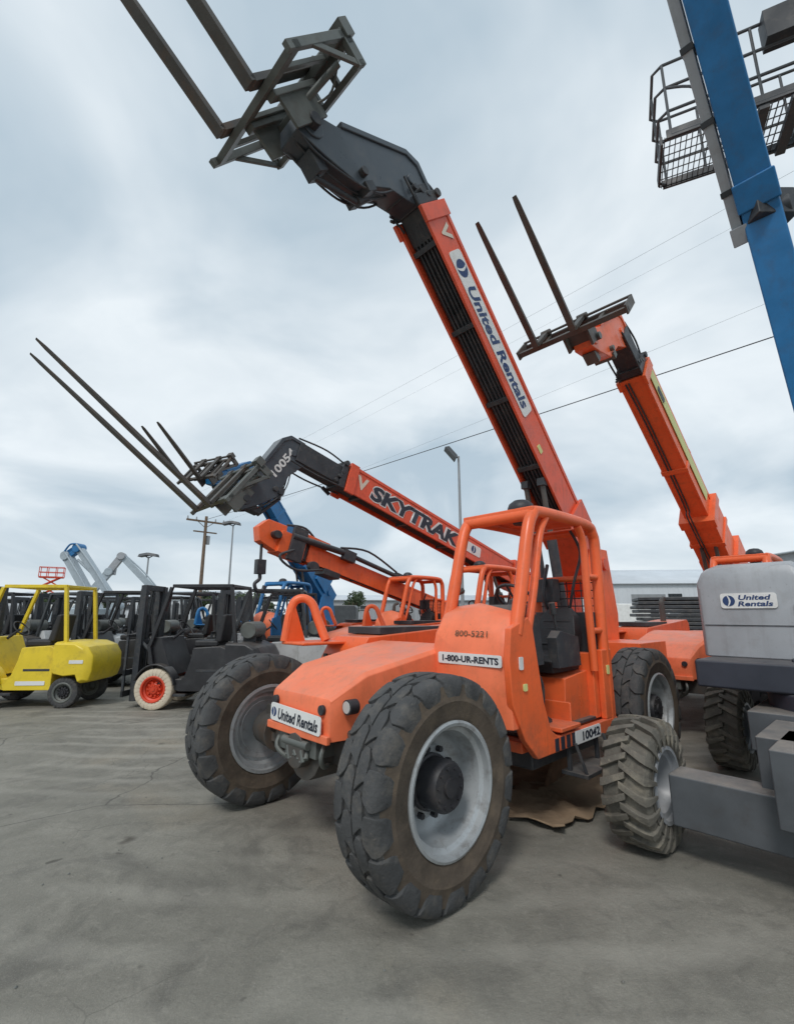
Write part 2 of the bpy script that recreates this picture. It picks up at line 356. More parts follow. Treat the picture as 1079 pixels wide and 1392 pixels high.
    r.beam((-1.49,.50,2.48),(-1.49,1.17,2.48),.07,.05)
    r.bx(-2.26,-1.52,.54,1.13,2.465,2.49)
    r.obj('cab_roof',paint,E,.012)
    q=MB(Matrix.Translation((-1.28,1.02,2.47))@Matrix.Rotation(R(90),4,'X')); q.lathe([(.11,0),(.115,.03),(.10,.07),(.06,.10),(0,.11)],22); q.lathe([(0,-.12),(.07,-.11),(.09,-.05),(.11,0)],22)
    q.obj('cab_lamp',HUB,E)
    d=MB(); d.bx(-2.33,-1.06,.52,1.15,.685,.71); d.prism([(-1.34,1.2),(-1.06,1.2),(-1.06,1.62),(-1.16,1.68),(-1.30,1.55)],.54,1.12); d.cyl((-1.15,.84,1.5),(-1.38,.84,1.72),.03)
    d.bx(-2.32,-2.27,.52,1.14,1.1,1.62); d.bx(-2.0,-1.15,.52,.64,.71,1.34)
    for yy in (.55,.60,.65): d.cyl((-1.62,yy,1.3),(-1.54,yy,1.60),.010,n=8); d.cyl((-1.54,yy,1.58),(-1.53,yy,1.65),.024,n=10)
    d.bx(-1.28,-1.2,.9,1.0,1.56,1.72); d.prism([(-2.0,1.15),(-1.60,1.15),(-1.58,1.40),(-1.66,1.46),(-1.98,1.40)],1.02,1.11); d.cyl((-1.7,1.06,1.4),(-1.64,1.06,1.64),.012,n=8); d.cyl((-1.65,1.06,1.60),(-1.63,1.06,1.70),.028,n=10)
    for k in range(4): d.hose([(-1.2,1.08-.07*k,1.22),(-1.32,1.1-.06*k,1.05-.03*k),(-1.36,1.07-.05*k,.85),(-1.45-.05*k,1.0-.05*k,.72)],.015)
    d.hose([(-2.25,.9,1.6),(-2.2,1.0,1.9),(-2.28,1.05,2.2),(-2.2,1.0,2.42)],.015); d.hose([(-2.25,.7,1.6),(-2.1,.72,1.8),(-2.25,.7,2.1)],.02)
    for yy in (.70,.86,1.0): d.prism([(-1.5,.71),(-1.28,.71),(-1.22,.86),(-1.26,.87),(-1.5,.76)],yy,yy+.07)
    d.bx(-2.28,-2.16,.56,.80,1.72,1.95); d.cyl((-2.2,1.05,.75),(-2.2,1.05,1.12),.055,n=14)
    d.obj('dashboard',BLACK,E,.008)
    q=MB(); rr_=.17; q.M=Matrix.Translation((-1.4,.84,1.74))@Matrix.Rotation(R(-40),4,'Y')
    q.tube([(rr_*math.cos(i*math.pi/12),rr_*math.sin(i*math.pi/12),0) for i in range(25)],.014)
    for i in range(3): q.cyl((0,0,-.02),(rr_*math.cos(i*2.09),rr_*math.sin(i*2.09),0),.01,n=6)
    q.obj('steering_wheel',HUB,E)
    q=MB(); q.loft([[(-2.12,.66,1.1),(-1.62,.64,1.1),(-1.62,1.04,1.1),(-2.12,1.02,1.1)],[(-2.16,.64,1.22),(-1.58,.63,1.2),(-1.58,1.05,1.2),(-2.16,1.05,1.22)],[(-2.14,.68,1.27),(-1.62,.67,1.25),(-1.62,1.02,1.25),(-2.14,1.01,1.27)]])
    q.loft([[(-2.0,.66,1.22),(-2.0,1.03,1.22),(-2.14,1.03,1.22),(-2.14,.66,1.22)],[(-2.04,.64,1.42),(-2.04,1.05,1.42),(-2.18,1.05,1.42),(-2.18,.64,1.42)],[(-2.10,.68,1.58),(-2.10,1.02,1.58),(-2.22,1.02,1.58),(-2.22,.68,1.58)],[(-2.14,.75,1.66),(-2.14,.95,1.66),(-2.22,.95,1.66),(-2.22,.75,1.66)]])
    for i in range(4): q.tube([(-2.03-.022*i,.70,1.32+.07*i),(-2.025-.022*i,.85,1.325+.07*i),(-2.03-.022*i,1.0,1.32+.07*i)],.018)
    q.obj('seat',SEAT,E,.03)
    q=MB(); q.bx(-2.05,-1.5,1.12,1.34,.36,.39)
    for x in (-2.02,-1.53): q.beam((x,1.18,.38),(x,1.18,.6),.03,.03); q.beam((x,1.32,.38),(x,1.24,.6),.02,.02)
    q.obj('step',BLACK,E,.004)
    u=MB(); u.bx(-2.35,-1.2,.4,1.05,.42,.6); u.cyl((-2.9,.62,.62),(-2.45,.62,.62),.13,n=18); u.obj('tank',BLACK,E,.02)
    # boom
    c_,s_=math.cos(R(th)),math.sin(R(th)); P=Vector((-4.57,0,zp))
    BM=Matrix(((c_,0,-s_,P.x),(0,1,0,0),(s_,0,c_,P.z),(0,0,0,1)))@Matrix.Diagonal((1,bs,bs,1))
    b=MB(BM); hw=.20
    b.bx(-.35,LB,-hw,hw,.17,.24)
    b.bx(-.35,LB,hw-.035,hw,-.24,.175); b.bx(-.35,LB,-hw,-hw+.035,-.24,.175)
    if closed:
        b.bx(-.35,LB,-hw+.03,hw-.03,-.23,-.18); b.bx(-.4,2.2,-.27,.27,-.34,.31); b.bx(2.05,2.25,-.30,.30,-.37,.35); b.bx(.2,.9,-.34,.34,-.2,.45); b.bx(1.5,1.6,-.30,.30,-.36,.33)
        b.bx(3.4,3.5,-hw-.015,hw+.015,-.26,.26); b.prism([(2.2,.31),(2.9,.25),(2.2,.2)],-.2,.2)
    b.bx(LB-.16,LB+.02,-hw-.025,hw+.025,.15,.27); b.bx(LB-.16,LB+.02,hw-.02,hw+.025,-.27,.16); b.bx(LB-.16,LB+.02,-hw-.025,-hw+.02,-.27,.16)
    b.bx(-.35,LB-.1,hw,hw+.012,.19,.25)
    b.bx(-.35,.9,-hw-.03,hw+.03,-.30,-.20)
    b.bx(.55,.95,hw,hw+.05,-.3,.3); b.bx(.55,.95,-hw-.05,-hw,-.3,.3); b.bx(.6,.9,-hw,hw,.24,.34)
    b.cyl((0,-.34,0),(0,.34,0),.09,n=20)
    b.obj('boom',bpaint,E,.01)
    b=MB(BM); b.bx(.0,LB-.05,-hw+.04,hw-.04,-.15,.15)
    for y in (-.11,-.06,.0,.05,.10): b.tube([(.9,y,-.17),(LB*.5,y+.01,-.19),(LB-.1,y,-.17)],.016)
    for i in range(5): b.bx(.8+i*(LB-1.2)/4,.86+i*(LB-1.2)/4,-hw+.03,hw-.03,-.22,-.14)
    if closed:
        for y in (-.1,-.05): b.hose([(.3,y,-.36),(2.3,y,-.38),(2.6,y,-.25),(LB*.8,y+.02,-.25),(LB-.05,y,-.25)],.014)
    b.obj('inner_boom_section',BLACK,E,.004)
    b=MB(BM); b.bx(LB-.3,LB+e,-.15,.15,-.18,.15); b.bx(LB+.03,LB+.15,-.19,.19,-.22,.19)
    b.cyl((LB+.1,-.22,.22),(LB+.1,.22,.22),.05); b.bx(LB+.02,LB+.12,-.1,.1,.15,.26)
    for i in range(6):
        u=LB+.05+i*.04; b.cyl((u,-.19+.02*i,-.24),(u+.03,-.19+.02*i,-.30),.02,n=6)
    for i in range(3): b.cyl((LB+.12+.05*i,.15,.05-.1*i),(LB+.12+.05*i,.20,.05-.1*i),.035,n=8)
    for y in (-.16,.17): b.hose([(LB-.1,y,-.2),(LB+e*.6,y*1.1,-.26),(LB+e+.1,y,-.24)],.016)
    b.hose([(LB-.05,.12,.2),(LB+e*.5,.14,.26),(LB+e+.05,.12,.2)],.016)
    b.obj('boom_extension',BLACK,E,.01)
    G=BM@Matrix.Translation((LB+e,0,0))@Matrix.Scale(gs,4)
    if hookhead:
        b=MB(G); b.bx(-.05,.5,-.24,.24,-.26,.26); b.prism([(.3,-.3),(.85,-.15),(.95,.15),(.8,.4),(.4,.42)],-.14,.14); b.cyl((.2,-.3,.1),(.2,.3,.1),.1); b.bx(-.5,-.1,-.28,-.2,-.1,.3)
        b.bx(-.6,.1,-.2,.2,.25,.42)
        b.obj('gooseneck',paint,E,.012)
        b=MB(G); b.cyl((.6,-.3,.1),(.6,.3,.1),.09); b.cyl((-.9,.28,.32),(.3,.28,.2),.08); b.cyl((-.7,-.28,.3),(.3,-.28,.2),.07); b.cyl((.75,0,.0),(.75,0,-.05),.1)
        b.hose([(.2,.3,-.1),(.5,.4,-.4),(.1,.38,-.55),(-.5,.3,-.3)],.03); b.cyl((-2.6,.27,.3),(-1.0,.27,.33),.06); b.bx(-2.7,-2.4,.2,.34,.2,.4); b.bx(-1.2,-.9,.2,.36,.15,.42)
        b.bx(.0,.3,.2,.32,-.35,.45); b.cyl((-.3,.2,-.3),(-.3,.32,-.3),.12); b.bx(-1.0,-.6,-.2,.2,-.35,-.2)
        b.hose([(-.4,.1,.3),(0,.12,.55),(.4,.1,.45)],.03); b.hose([(-2.4,.3,.4),(-1.5,.32,.6),(-.8,.3,.4)],.03)
        b.obj('hydraulic_head',BLACK,E,.008)
        T=G@Vector((.75,0,-.15)); b=MB(Matrix.Translation(T)); b.cyl((0,0,.1),(0,0,-.35),.03); b.bx(-.1,.1,-.07,.07,-.65,-.35); b.hose([(0,0,-.65),(.0,0,-.75),(.1,0,-.85),(.05,0,-.98),(-.08,0,-.98),(-.12,0,-.88)],.04)
        b.obj('hook_block',BLACK,E,.006)
    else:
        b=MB(G)
        prof=[(-.22,.18),(.20,.17),(.33,.05),(.64,-.92),(.76,-1.15),(.78,-1.40),(.64,-1.50),(.40,-1.30),(.10,-1.0),(.02,-.55),(-.22,-.2)]
        b.prism(prof,-.14,.14)
        b.prism([(-.1,.20),(.22,.20),(.37,.06),(.68,-.86),(.62,-.88),(.31,.02),(.18,.13),(-.1,.13)],-.16,.16)
        b.cyl((.66,-.16,-1.28),(.66,.16,-1.28),.12,n=18); b.cyl((.06,-.165,-.1),(.06,.165,-.1),.06)
        b.obj('gooseneck',neck,E,.012)
        b=MB(G); b.bx(.02,.12,-.17,.17,-.95,-.82); b.cyl((.2,-.2,-.9),(.2,.2,-.9),.045); b.cyl((.66,-.24,-1.3),(.66,.24,-1.3),.06)
        if neck is NECKB:
            b.cyl((.10,0,-.35),(.02,0,-1.0),.05); b.cyl((.02,0,-1.0),(.3,0,-1.42),.03)
            for k in range(3):
                y=(-.11,.03,.12)[k]; b.hose([(.02,y,-.35),(.0,y*1.1,-.75),(.14,y*1.2,-1.08),(.42,y,-1.36),(.60,y,-1.46)],.013)
        b.bx(.3,.5,-.1,.1,-1.42,-1.3); b.bx(-.1,.0,-.12,.12,-.4,-.22)
        b.obj('tilt_cylinder',BLACK if neck is NECKB else STEEL,E,.006)
        C=(G@Vector((.70,0,-1.35)))
        f_,n_=math.cos(R(phi)),math.sin(R(phi))
        CM=Matrix(((f_,0,-n_,C.x),(0,1,0,0),(n_,0,f_,C.z),(0,0,0,1)))@Matrix.Scale(gs,4)
        b=MB(CM); y0,y1=-.72,.66
        if slim:
            b.bx(-.05,.24,-.20,-.16,-.22,.10); b.bx(-.05,.24,.16,.20,-.22,.10); b.bx(.0,.2,-.17,.17,-.1,.03)
            b.bx(.22,.30,-.9,.82,-.34,-.27); b.bx(.22,.29,-.9,.82,.0,.06); b.cyl((.33,-.9,.04),(.33,.82,.04),.02)
            for y in (-.9,.79): b.bx(.2,.34,y,y+.03,-.36,.08)
            for y in (-.45,0,.4): b.bx(.23,.28,y-.03,y+.03,-.28,.01)
        else:
            b.bx(-.06,.24,-.22,-.19,-.24,.24); b.bx(-.06,.24,.19,.22,-.24,.24); b.bx(-.05,.16,-.19,.19,.06,.12); b.bx(.19,.24,-.24,-.14,-.3,.34); b.bx(.19,.24,.14,.24,-.3,.34)
            b.bx(.24,.30,y0,y1,-.36,-.27); b.bx(.24,.30,y0,y1,.32,.40)
            for y in (y0,y1-.05): b.bx(.24,.31,y,y+.05,-.42,.48)
            for y in (-.48,-.14,.12,.42): b.bx(.245,.285,y-.025,y+.025,-.28,.33)
            b.cyl((.33,y0,.44),(.33,y1,.44),.028)
            b.bx(.02,.07,y0,y1,.39,.47); b.bx(.19,.25,y0,y1,.39,.47)
            for i in range(6):
                y=y0+.02+i*(y1-y0-.08)/5; b.bx(.06,.20,y-.02,y+.035,.41,.46)
            b.bx(.02,.30,y0,y0+.04,.37,.47); b.bx(.02,.32,y1-.05,y1,.37,.49); b.bx(.24,.38,y1-.14,y1+.02,.40,.53)
            b.beam((.04,y1-.02,.42),(.26,y1-.02,-.1),.03,.05); b.beam((.04,y0+.02,.42),(.26,y0+.02,-.1),.03,.05)
            b.cyl((.1,.05,.0),(.16,.5,.36),.03); b.hose([(.1,.1,.1),(.05,.3,.3),(.15,.45,.38)],.012)
        b.obj('fork_carriage',STEEL if neck is NECKB else DKSTEEL,E,.006)
        if forks:
            tp=.07 if slim else .46
            for y in fy:
                b=MB(CM); w_=fw
                b.loft([[(.31,y-w_,tp),(.36,y-w_,tp),(.36,y+w_,tp),(.31,y+w_,tp)],[(.31,y-w_,-.38),(.37,y-w_,-.44),(.37,y+w_,-.44),(.31,y+w_,-.38)],
                        [(.31,y-w_,-.44),(.36,y-w_,-.49),(.36,y+w_,-.49),(.31,y+w_,-.44)]])
                b.loft([[(.32,y-w_,-.49),(.32,y+w_,-.49),(.32,y+w_,-.43),(.32,y-w_,-.43)],[(.32+tine*.6,y-w_,-.485),(.32+tine*.6,y+w_,-.485),(.32+tine*.6,y+w_,-.44),(.32+tine*.6,y-w_,-.44)],
                        [(.32+tine*.95,y-w_*.8,-.475),(.32+tine*.95,y+w_*.8,-.475),(.32+tine*.95,y+w_*.8,-.455),(.32+tine*.95,y-w_*.8,-.455)],[(.32+tine,y-.03,-.47),(.32+tine,y+.03,-.47),(.32+tine,y+.03,-.46),(.32+tine,y-.03,-.46)]])
                b.cyl((.335,y-.075,tp-.02),(.335,y+.075,tp-.02),.05)
                b.obj('fork',DKSTEEL,E,.006)
    T=BM@Vector((1.6,0,-.26))
    for y in (.12,-.12):
        b=MB(); A=Vector((-3.75,y,1.1)); B=Vector((T.x,y,T.z)); mid=A.lerp(B,.7)
        b.cyl(A,mid,.065,n=14); b.m=1; b.cyl(mid,B,.035,n=12); b.m=0; b.beam(B-Vector((0,.05,0)),B+Vector((0,.05,0)),.1,.1); b.beam(A-Vector((0,.05,0)),A+Vector((0,.05,0)),.12,.12)
        b.obj('lift_cylinder',[BLACK,DKSTEEL],E,.004)
    if deco: deco(E,BM,G,LB,hw)
    return E
def side_frame(BM,u,w,y):
    return BM@frame((u,y,w),(-1,0,0),(0,0,1))
def deco_main(E,BM,G,LB,hw):
    M=side_frame(BM,3.55,.0,hw+.006)
    p=plate(M,2.15,.27,WHITE,E); text('United Rentals',off(M,.17,-.005,.007),1.62,.19,BLUEINK,p,bold=.03,shear=.2); logo(off(M,-.86,0,.006),.11,p)
    M=side_frame(BM,LB-.32,.02,hw+.004)
    text('V',off(M,0,0,.003),.20,.2,PALE,E,'emblem',bold=.04)
    M=frame((.299,.035,.865),(0,1,0),(0,0,1))@Matrix.Rotation(R(-2),4,'Z')
    p=plate(M,.66,.125,WHITE,E); text('United Rentals',off(M,.04,-.005,.006),.52,.08,INK,p,bold=.03,shear=.2); logo(off(M,-.28,0,.006),.035,p)
    M=frame((-.693,.855,1.265),(0,1,0),(0,0,1))
    p=plate(M,.60,.085,WHITE,E); text('1-800-UR-RENTS',off(M,.01,0,.006),.53,.05,INK,p,bold=.04)
    M=frame((-.745,.86,1.45),(0,1,0),(-.2,0,1))
    text('800-5221',off(M,0,0,.02),.31,.045,RUST,E,bold=.01)
    M=frame((-1.80,1.221,.625),(-1,0,0),(0,0,1))
    p=plate(M,.46,.10,WHITE,E); text('10042',off(M,.05,0,.006),.32,.07,INK,p,bold=.04)
    for i in range(4):
        mb=MB(off(M,-.36,0,0)); mb.bx(-.18+i*.09,-.13+i*.09,-.045,.045,-.01,.001); mb.obj('stripe_marking',INK,E)
    M=frame((-.90,1.221,1.2),(-1,0,0),(0,0,1)); plate(off(M,-.06,.05,0),.05,.09,WHITE,E,'warning_label')
    plate(off(M,-.02,-.12,0),.05,.05,YSTRIPE,E,'warning_label')
    M=frame((-2.29,1.221,1.1),(-1,0,0),(0,0,1)); plate(M,.05,.08,YSTRIPE,E,'warning_label')
    M=side_frame(BM,2.0,-.1,hw+.004); plate(M,.12,.08,YSTRIPE,E,'warning_label',.003)
def deco_two(E,BM,G,LB,hw):
    M=side_frame(BM,LB-1.75,-.02,hw+.004); text('SKYTRAK',M,2.5,.33,WHITE,E,bold=.09,shear=.15); text('SKYTRAK',off(M,0,0,.004),2.46,.29,INK,E,bold=.045,shear=.15)
    M=side_frame(BM,LB-.3,.02,hw+.004); text('V',M,.26,.24,PALE,E,'emblem',bold=.04)
    M=side_frame(BM,LB-3.5,.0,hw+.006); p=plate(M,.5,.22,WHITE,E); logo(off(M,0,0,.006),.08,p)
    M=G@frame((.21,.146,-.36),(-.36,0,1),(1,0,.36)); text('10054',M,.66,.15,WHITE,E,bold=.03)
def deco_five(E,BM,G,LB,hw):
    M=side_frame(BM,3.9,.06,hw+.016); plate(M,2.9,.22,YSTRIPE,E,'stripe_marking')
    M=side_frame(BM,4.9,.04,hw+.022); plate(M,.3,.12,INK,E,'sticker')

main=telehandler(O,HEAD,'orange telehandler with raised boom and grey forks, open cab',deco=deco_main,th=48.0)
th2=telehandler(yard(-3.7,-3.2),HEAD,'orange telehandler with black gooseneck and long forks, boom low',th=15.3,LB=5.98,e=1.0,tine=3.05,fy=(-.3,.2),deco=deco_two,idx=1,gs=.86,phi=37)
th3=telehandler(yard(-4.5,-5.9),HEAD,'orange telehandler with low boom and lifting hook, no forks',th=14.5,LB=5.7,e=.2,zp=1.5,neck=ORANGE,forks=False,idx=2,hookhead=True,bs=.8,bpaint=ORANGE,gs=1.15)
th5=telehandler(yard(-5.3,.72),HEAD,'orange telehandler with orange gooseneck and raised forks',th=35.0,LB=5.5,e=.72,tine=1.95,phi=43,neck=ORANGE,bpaint=ORANGE,deco=deco_five,idx=3,fy=(-.50,.10),closed=True,slim=True,gs=.88,fw=.045)
F4=math.atan2(-.89,-.45)
th4=telehandler(Vector((-2.6-.45*4.57,16.8-.89*4.57,0)),F4,'blue telehandler with raised forks parked behind orange machines',th=42,LB=4.9,e=.1,tine=1.7,neck=BLUE,bpaint=BLUE,paint=BLUE,idx=4,closed=True)

# ---------------------------------------------------------------- boom lift (near)
LO=yard(-1.6,2.8)
lift=empty('boom_lift',LO,HEAD,'blue and grey articulated boom lift with lugged tyres and basket','boom lift')
LM=((DUSTRUB,DUSTRUB),LGREY,HUB)
for x,y,lf in ((0,1.08,1),(0,-1.08,0),(-2.5,1.08,1),(-2.5,-1.08,0)):
    wheel(lift,x,y,.43,.43,.33,.23,'lift','lug',LM,bool(lf),dish=.10,out=.06,N=21,h=.04,spin=x+y)
m=MB(); m.bx(-.13,.13,-.88,.86,.22,.54); m.bx(-2.63,-2.37,-.88,.86,.22,.54)
m.obj('axle',MGREY,lift,.014)
m=MB(); m.bx(-2.9,.0,-.38,.38,.5,.84); m.bx(-.35,.32,-.26,.30,.42,.84); m.bx(-2.1,-.7,-.55,.55,.6,.88)
for x in (-.2,.2): m.cyl((x,-.27,.7),(x,-.25,.7),.04,n=8)
m.obj('chassis',MGREY,lift,.02)
m=MB(); m.cyl((-1.3,0,.84),(-1.3,0,1.0),.5,n=32); m.bx(-3.2,-.9,-.92,-.2,1.0,1.22); m.bx(-3.2,-.9,.2,.92,1.0,1.22); m.bx(-3.0,-1.2,-.3,.3,.95,1.25)
m.obj('turntable',DBG,lift,.02)
def hs(x,y0,y1,z1): return [(x,y0,1.22),(x,y0,z1-.14),(x,y0+.05,z1-.04),(x,y0+.16,z1),(x,y1-.1,z1),(x,y1-.03,z1-.05),(x,y1,z1-.12),(x,y1,1.22)]
m=MB(); m.loft([hs(-1.38,-.93,-.16,1.96),hs(-1.42,-.96,-.14,2.03),hs(-1.6,-.97,-.14,2.07),hs(-3.0,-.97,-.14,2.07),hs(-3.15,-.93,-.16,2.0)])
m.obj('engine_cover',LGREY,lift,.012)
m=MB(); m.loft([hs(-1.38,.16,.93,1.96),hs(-1.5,.14,.97,2.05),hs(-3.0,.14,.97,2.05),hs(-3.15,.16,.93,2.0)]); m.obj('tank_cover',LGREY,lift,.012)
m=MB(); m.bx(-1.385,-1.372,-.92,-.17,1.50,1.506); m.obj('cover_seam',BLACK,lift)
m=MB(); m.bx(-1.39,-1.36,-.24,-.2,1.6,1.68); m.obj('cover_latch',BLACK,lift)
M=frame((-1.372,-.56,1.72),(0,1,0),(0,0,1)); p=plate(M,.42,.135,WHITE,lift); logo(off(M,-.145,0,.006),.048,p)
text('United',off(M,.05,.028,.006),.24,.045,BLUEINK,p,bold=.03,shear=.2); text('Rentals',off(M,.05,-.028,.006),.26,.045,BLUEINK,p,bold=.03,shear=.2)
bpy.context.view_layer.update()
WI=(Matrix.Translation(LO)@Matrix.Rotation(HEAD,4,'Z')).inverted()
A0=Vector((4.12,4.28,1.9)); A1=Vector((3.30,3.66,5.1)); A2=Vector((2.42,2.86,6.75)); A3=Vector((1.74,2.25,8.1))
UPV=(-.7,-.7,0)
m=MB(WI); m.beam(A0,A1+(A1-A0).normalized()*.25,.28,.32,up=UPV); m.obj('riser_boom',BLUE,lift,.015)
d=(A3-A1).normalized(); sd=d.cross(Vector(UPV)).normalized()
m=MB(WI); m.beam(A1,A3,.27,.32,up=UPV); m.beam(A1+d*.1,A1+d*.35,.31,.36,up=UPV); m.obj('main_boom',BLUE,lift,.015)
o_=-sd*.19 if (-sd).x<0 else sd*.19
m=MB(WI); m.beam(A1+o_-d*.1,A3+o_,.08,.26,up=UPV); m.beam(A1+o_*.95-d*.14,A1+o_*.95+d*.02,.13,.34,up=UPV)
m.obj('cable_track',LGREY,lift,.008)
for k in range(5):
    m=MB(WI); q=A1+o_+d*(.3+.6*k); m.beam(q,q+d*.05,.10,.285,up=UPV); m.obj('cable_bracket',BLACK,lift,.003)
m=MB(WI); m.beam(A1-Vector((0,0,.1)),A1+Vector((0,0,.16)),.33,.35); m.cyl(A1-sd*.20,A1+sd*.20,.09,n=20); m.obj('boom_knuckle',BLACK,lift,.01)
m=MB(WI); m.cyl(A0-sd*.26,A0+sd*.26,.12,n=20); m.obj('pivot_pin',BLACK,lift,.01)
BC=Vector((4.25,4.6,7.2))
bd=Vector((.88,-.42,.0)).normalized(); bn=Vector((.42,.88,0)).normalized()
jx=BC+bd*1.25+Vector((0,0,.3))
m=MB(WI); m.beam(A3,A3+Vector((2.2,.6,1.6)),.18,.18); m.beam(A3+Vector((2.2,.6,1.6)),jx+Vector((.35,.0,.6)),.14,.14); m.beam(jx+Vector((.35,0,.6)),jx-bd*.2,.12,.12); m.obj('jib',MGREY,lift,.01)
BKM=WI@frame(BC,bd,bn)
m=MB(BKM)
hx,hy=1.0,.38
for z in (.0,.35,.70,1.05):
    for sx in (1,-1): m.tube([(sx*hx*.9,-hy,z),(sx*hx,-hy*.8,z),(sx*hx,hy*.8,z),(sx*hx*.9,hy,z)],.018,8)
    for sy in (1,-1): m.cyl((-hx*.9,sy*hy,z),(hx*.9,sy*hy,z),.018,n=8)
for x in (-hx*.9,-hx*.45,0,hx*.45,hx*.9):
    for sy in (1,-1): m.cyl((x,sy*hy,0),(x,sy*hy,1.05),.016,n=8)
m.cyl((-hx,0,0),(-hx,0,1.05),.016,n=8); m.cyl((hx,0,0),(hx,0,1.05),.016,n=8)
m.hose([(-hx*.9,-hy,.7),(-hx*.6,-hy-.03,.5),(-hx*.45,-hy,.1)],.016)
m.obj('basket_railing',MGREY,lift)
m=MB(BKM)
for i in range(34): x=-hx+.03+i*(2*hx-.06)/33; m.bx(x-.004,x+.004,-hy,hy,-.025,.0)
for i in range(7): y=-hy+.02+i*(2*hy-.04)/6; m.bx(-hx,hx,y-.004,y+.004,-.02,-.005)
for y in (-hy,hy): m.bx(-hx*.95,hx*.95,y-.015,y+.015,-.04,.08)
for x in (-hx,hx): m.bx(x-.015,x+.015,-hy*.85,hy*.85,-.04,.08)
m.bx(-.05,.05,-hy,hy,-.10,-.03); m.bx(.25,.35,-hy,hy,-.10,-.03); m.bx(.1,.7,-hy-.12,-hy+.08,.70,1.08); m.bx(.45,1.3,hy-.1,hy+.02,.1,.5)
m.obj('basket_floor',BLACK,lift,.003)

# ---------------------------------------------------------------- forklifts
FG='forklifts parked in a row'
def forklift(loc,head,label,paint,wheelrim,tyrem,key,mastpaint=BLACK,guard=None,gas=True):
    E=empty('forklift',loc,head,label,'forklift',FG)
    guard=guard or paint
    for x,y,lf,k in ((0,.46,1,'f'),(0,-.46,0,'f')):
        wheel(E,x,y,.34,.34,.22,.2,key+k,'block',((tyrem,tyrem),wheelrim,wheelrim),bool(lf),dish=.06,out=.03,N=26,h=.008,n=40)
    for y,lf in ((.42,1),(-.42,0)): wheel(E,-1.42,y,.26,.26,.18,.15,key+'r','block',((RUBBER,RUBBER),STEEL,HUB),bool(lf),dish=.05,out=.02,N=24,h=.008,n=36)
    b=MB()
    def cs(y,k): return [(-1.70+.02*k,y,.40+.03*k),(-1.86+.08*k,y,.44+.03*k),(-1.92+.10*k,y,.62),(-1.90+.10*k,y,.88),(-1.80+.08*k,y,1.04-.03*k),(-1.55,y,1.12-.03*k),(-1.2,y,1.13-.03*k),(-1.2,y,.66),(-1.24,y,.58),(-1.42,y,.54),(-1.62,y,.56)]
    b.loft([cs(-.56,1.4),cs(-.50,.4),cs(-.3,0),cs(.3,0),cs(.50,.4),cs(.56,1.4)]); b.obj('counterweight',paint,E,.02)
    b=MB(); b.prism([(-1.2,.3),(-1.2,1.0),(-1.1,1.05),(-.62,1.02),(-.58,.8),(-.50,.55),(-.45,.50),(.0,.50),(-.02,.42),(-.42,.3)],-.5,.5); b.prism([(-.25,.55),(.22,.74),(.25,1.05),(.12,1.2),(.02,1.2)],-.42,.42)
    for sg in (1,-1):
        y0=sg*.46; b.loft([[( .36*math.cos(R(a))*k,y0+q,.34+.40*math.sin(R(a))*k) for a in range(20,171,15)]+[( .36*math.cos(R(a))*k*.93,y0+q,.34+.40*math.sin(R(a))*k*.93) for a in range(170,19,-15)] for k,q in ((1.05,-.12),(1.05,.12))])
    b.obj('body',paint,E,.015)
    b=MB(); b.bx(-.55,-.1,-.51,.51,.22,.26); b.bx(-1.0,-.5,-.2,.2,1.03,1.05); b.bx(-.62,-.58,-.44,.44,.72,.98); b.bx(-1.15,-.7,-.505,.505,.62,.66); b.obj('floor_step',BLACK,E,.004)
    b=MB(); t=.06
    for y in (-.46,.46):
        b.beam((.18,y,1.05),(-.12,y,2.08),t,t); b.beam((-1.35,y,1.1),(-1.22,y,2.08),t,t); b.beam((-.14,y,2.10),(-1.24,y,2.10),t,t)
        b.beam((.05,y,.5),(.2,y,1.08),t,t)
    for i in range(8): b.beam((-.14-i*.157,-.46,2.10),(-.14-i*.157,.46,2.10),.035,.05)
    b.obj('overhead_guard',guard,E,.008)
    b=MB()
    for y in (-.33,.33):
        b.bx(.40,.50,y-.05,y+.05,.12,2.12); b.bx(.47,.56,y*.78-.035,y*.78+.035,.1,2.05)
    for z in (.3,1.1,2.08): b.bx(.42,.50,-.33,.33,z-.05,z+.05)
    b.cyl((.45,.14,.15),(.45,.14,1.6),.035); b.cyl((.45,-.14,.15),(.45,-.14,1.6),.035)
    b.bx(.56,.60,-.5,.5,.2,.3); b.bx(.56,.60,-.5,.5,.55,.65)
    for y in (-.48,-.16,.16,.48): b.bx(.56,.60,y-.02,y+.02,.2,1.25)
    b.bx(.56,.60,-.5,.5,1.2,1.25)
    b.cyl((.1,.3,.8),(.42,.3,1.1),.03); b.cyl((.1,-.3,.8),(.42,-.3,1.1),.03)
    b.hose([(.45,.05,1.6),(.43,.05,2.0),(.47,.05,1.9),(.5,.08,1.2)],.015)
    b.obj('mast',mastpaint,E,.006)
    b=MB(); b.bx(-.95,-.5,-.25,.25,1.02,1.14); b.prism([(-1.0,1.1),(-.86,1.1),(-.98,1.6),(-1.08,1.6)],-.24,.24); b.obj('seat',SEAT,E,.04)
    b=MB(); b.cyl((.02,0,1.15),(-.2,0,1.32),.025); b.M=Matrix.Translation((-.22,0,1.34))@Matrix.Rotation(R(-50),4,'Y'); b.tube([(.16*math.cos(i*math.pi/10),.16*math.sin(i*math.pi/10),0) for i in range(21)],.013); b.obj('steering_wheel',HUB,E)
    if gas:
        b=MB(); b.cyl((-1.5,-.3,1.32),(-1.5,.3,1.32),.15,n=18); b.m=1
        for y in (-.18,.18): b.bx(-1.62,-1.38,y-.02,y+.02,1.1,1.3)
        b.obj('gas_bottle',[STEEL,BLACK],E,.02)
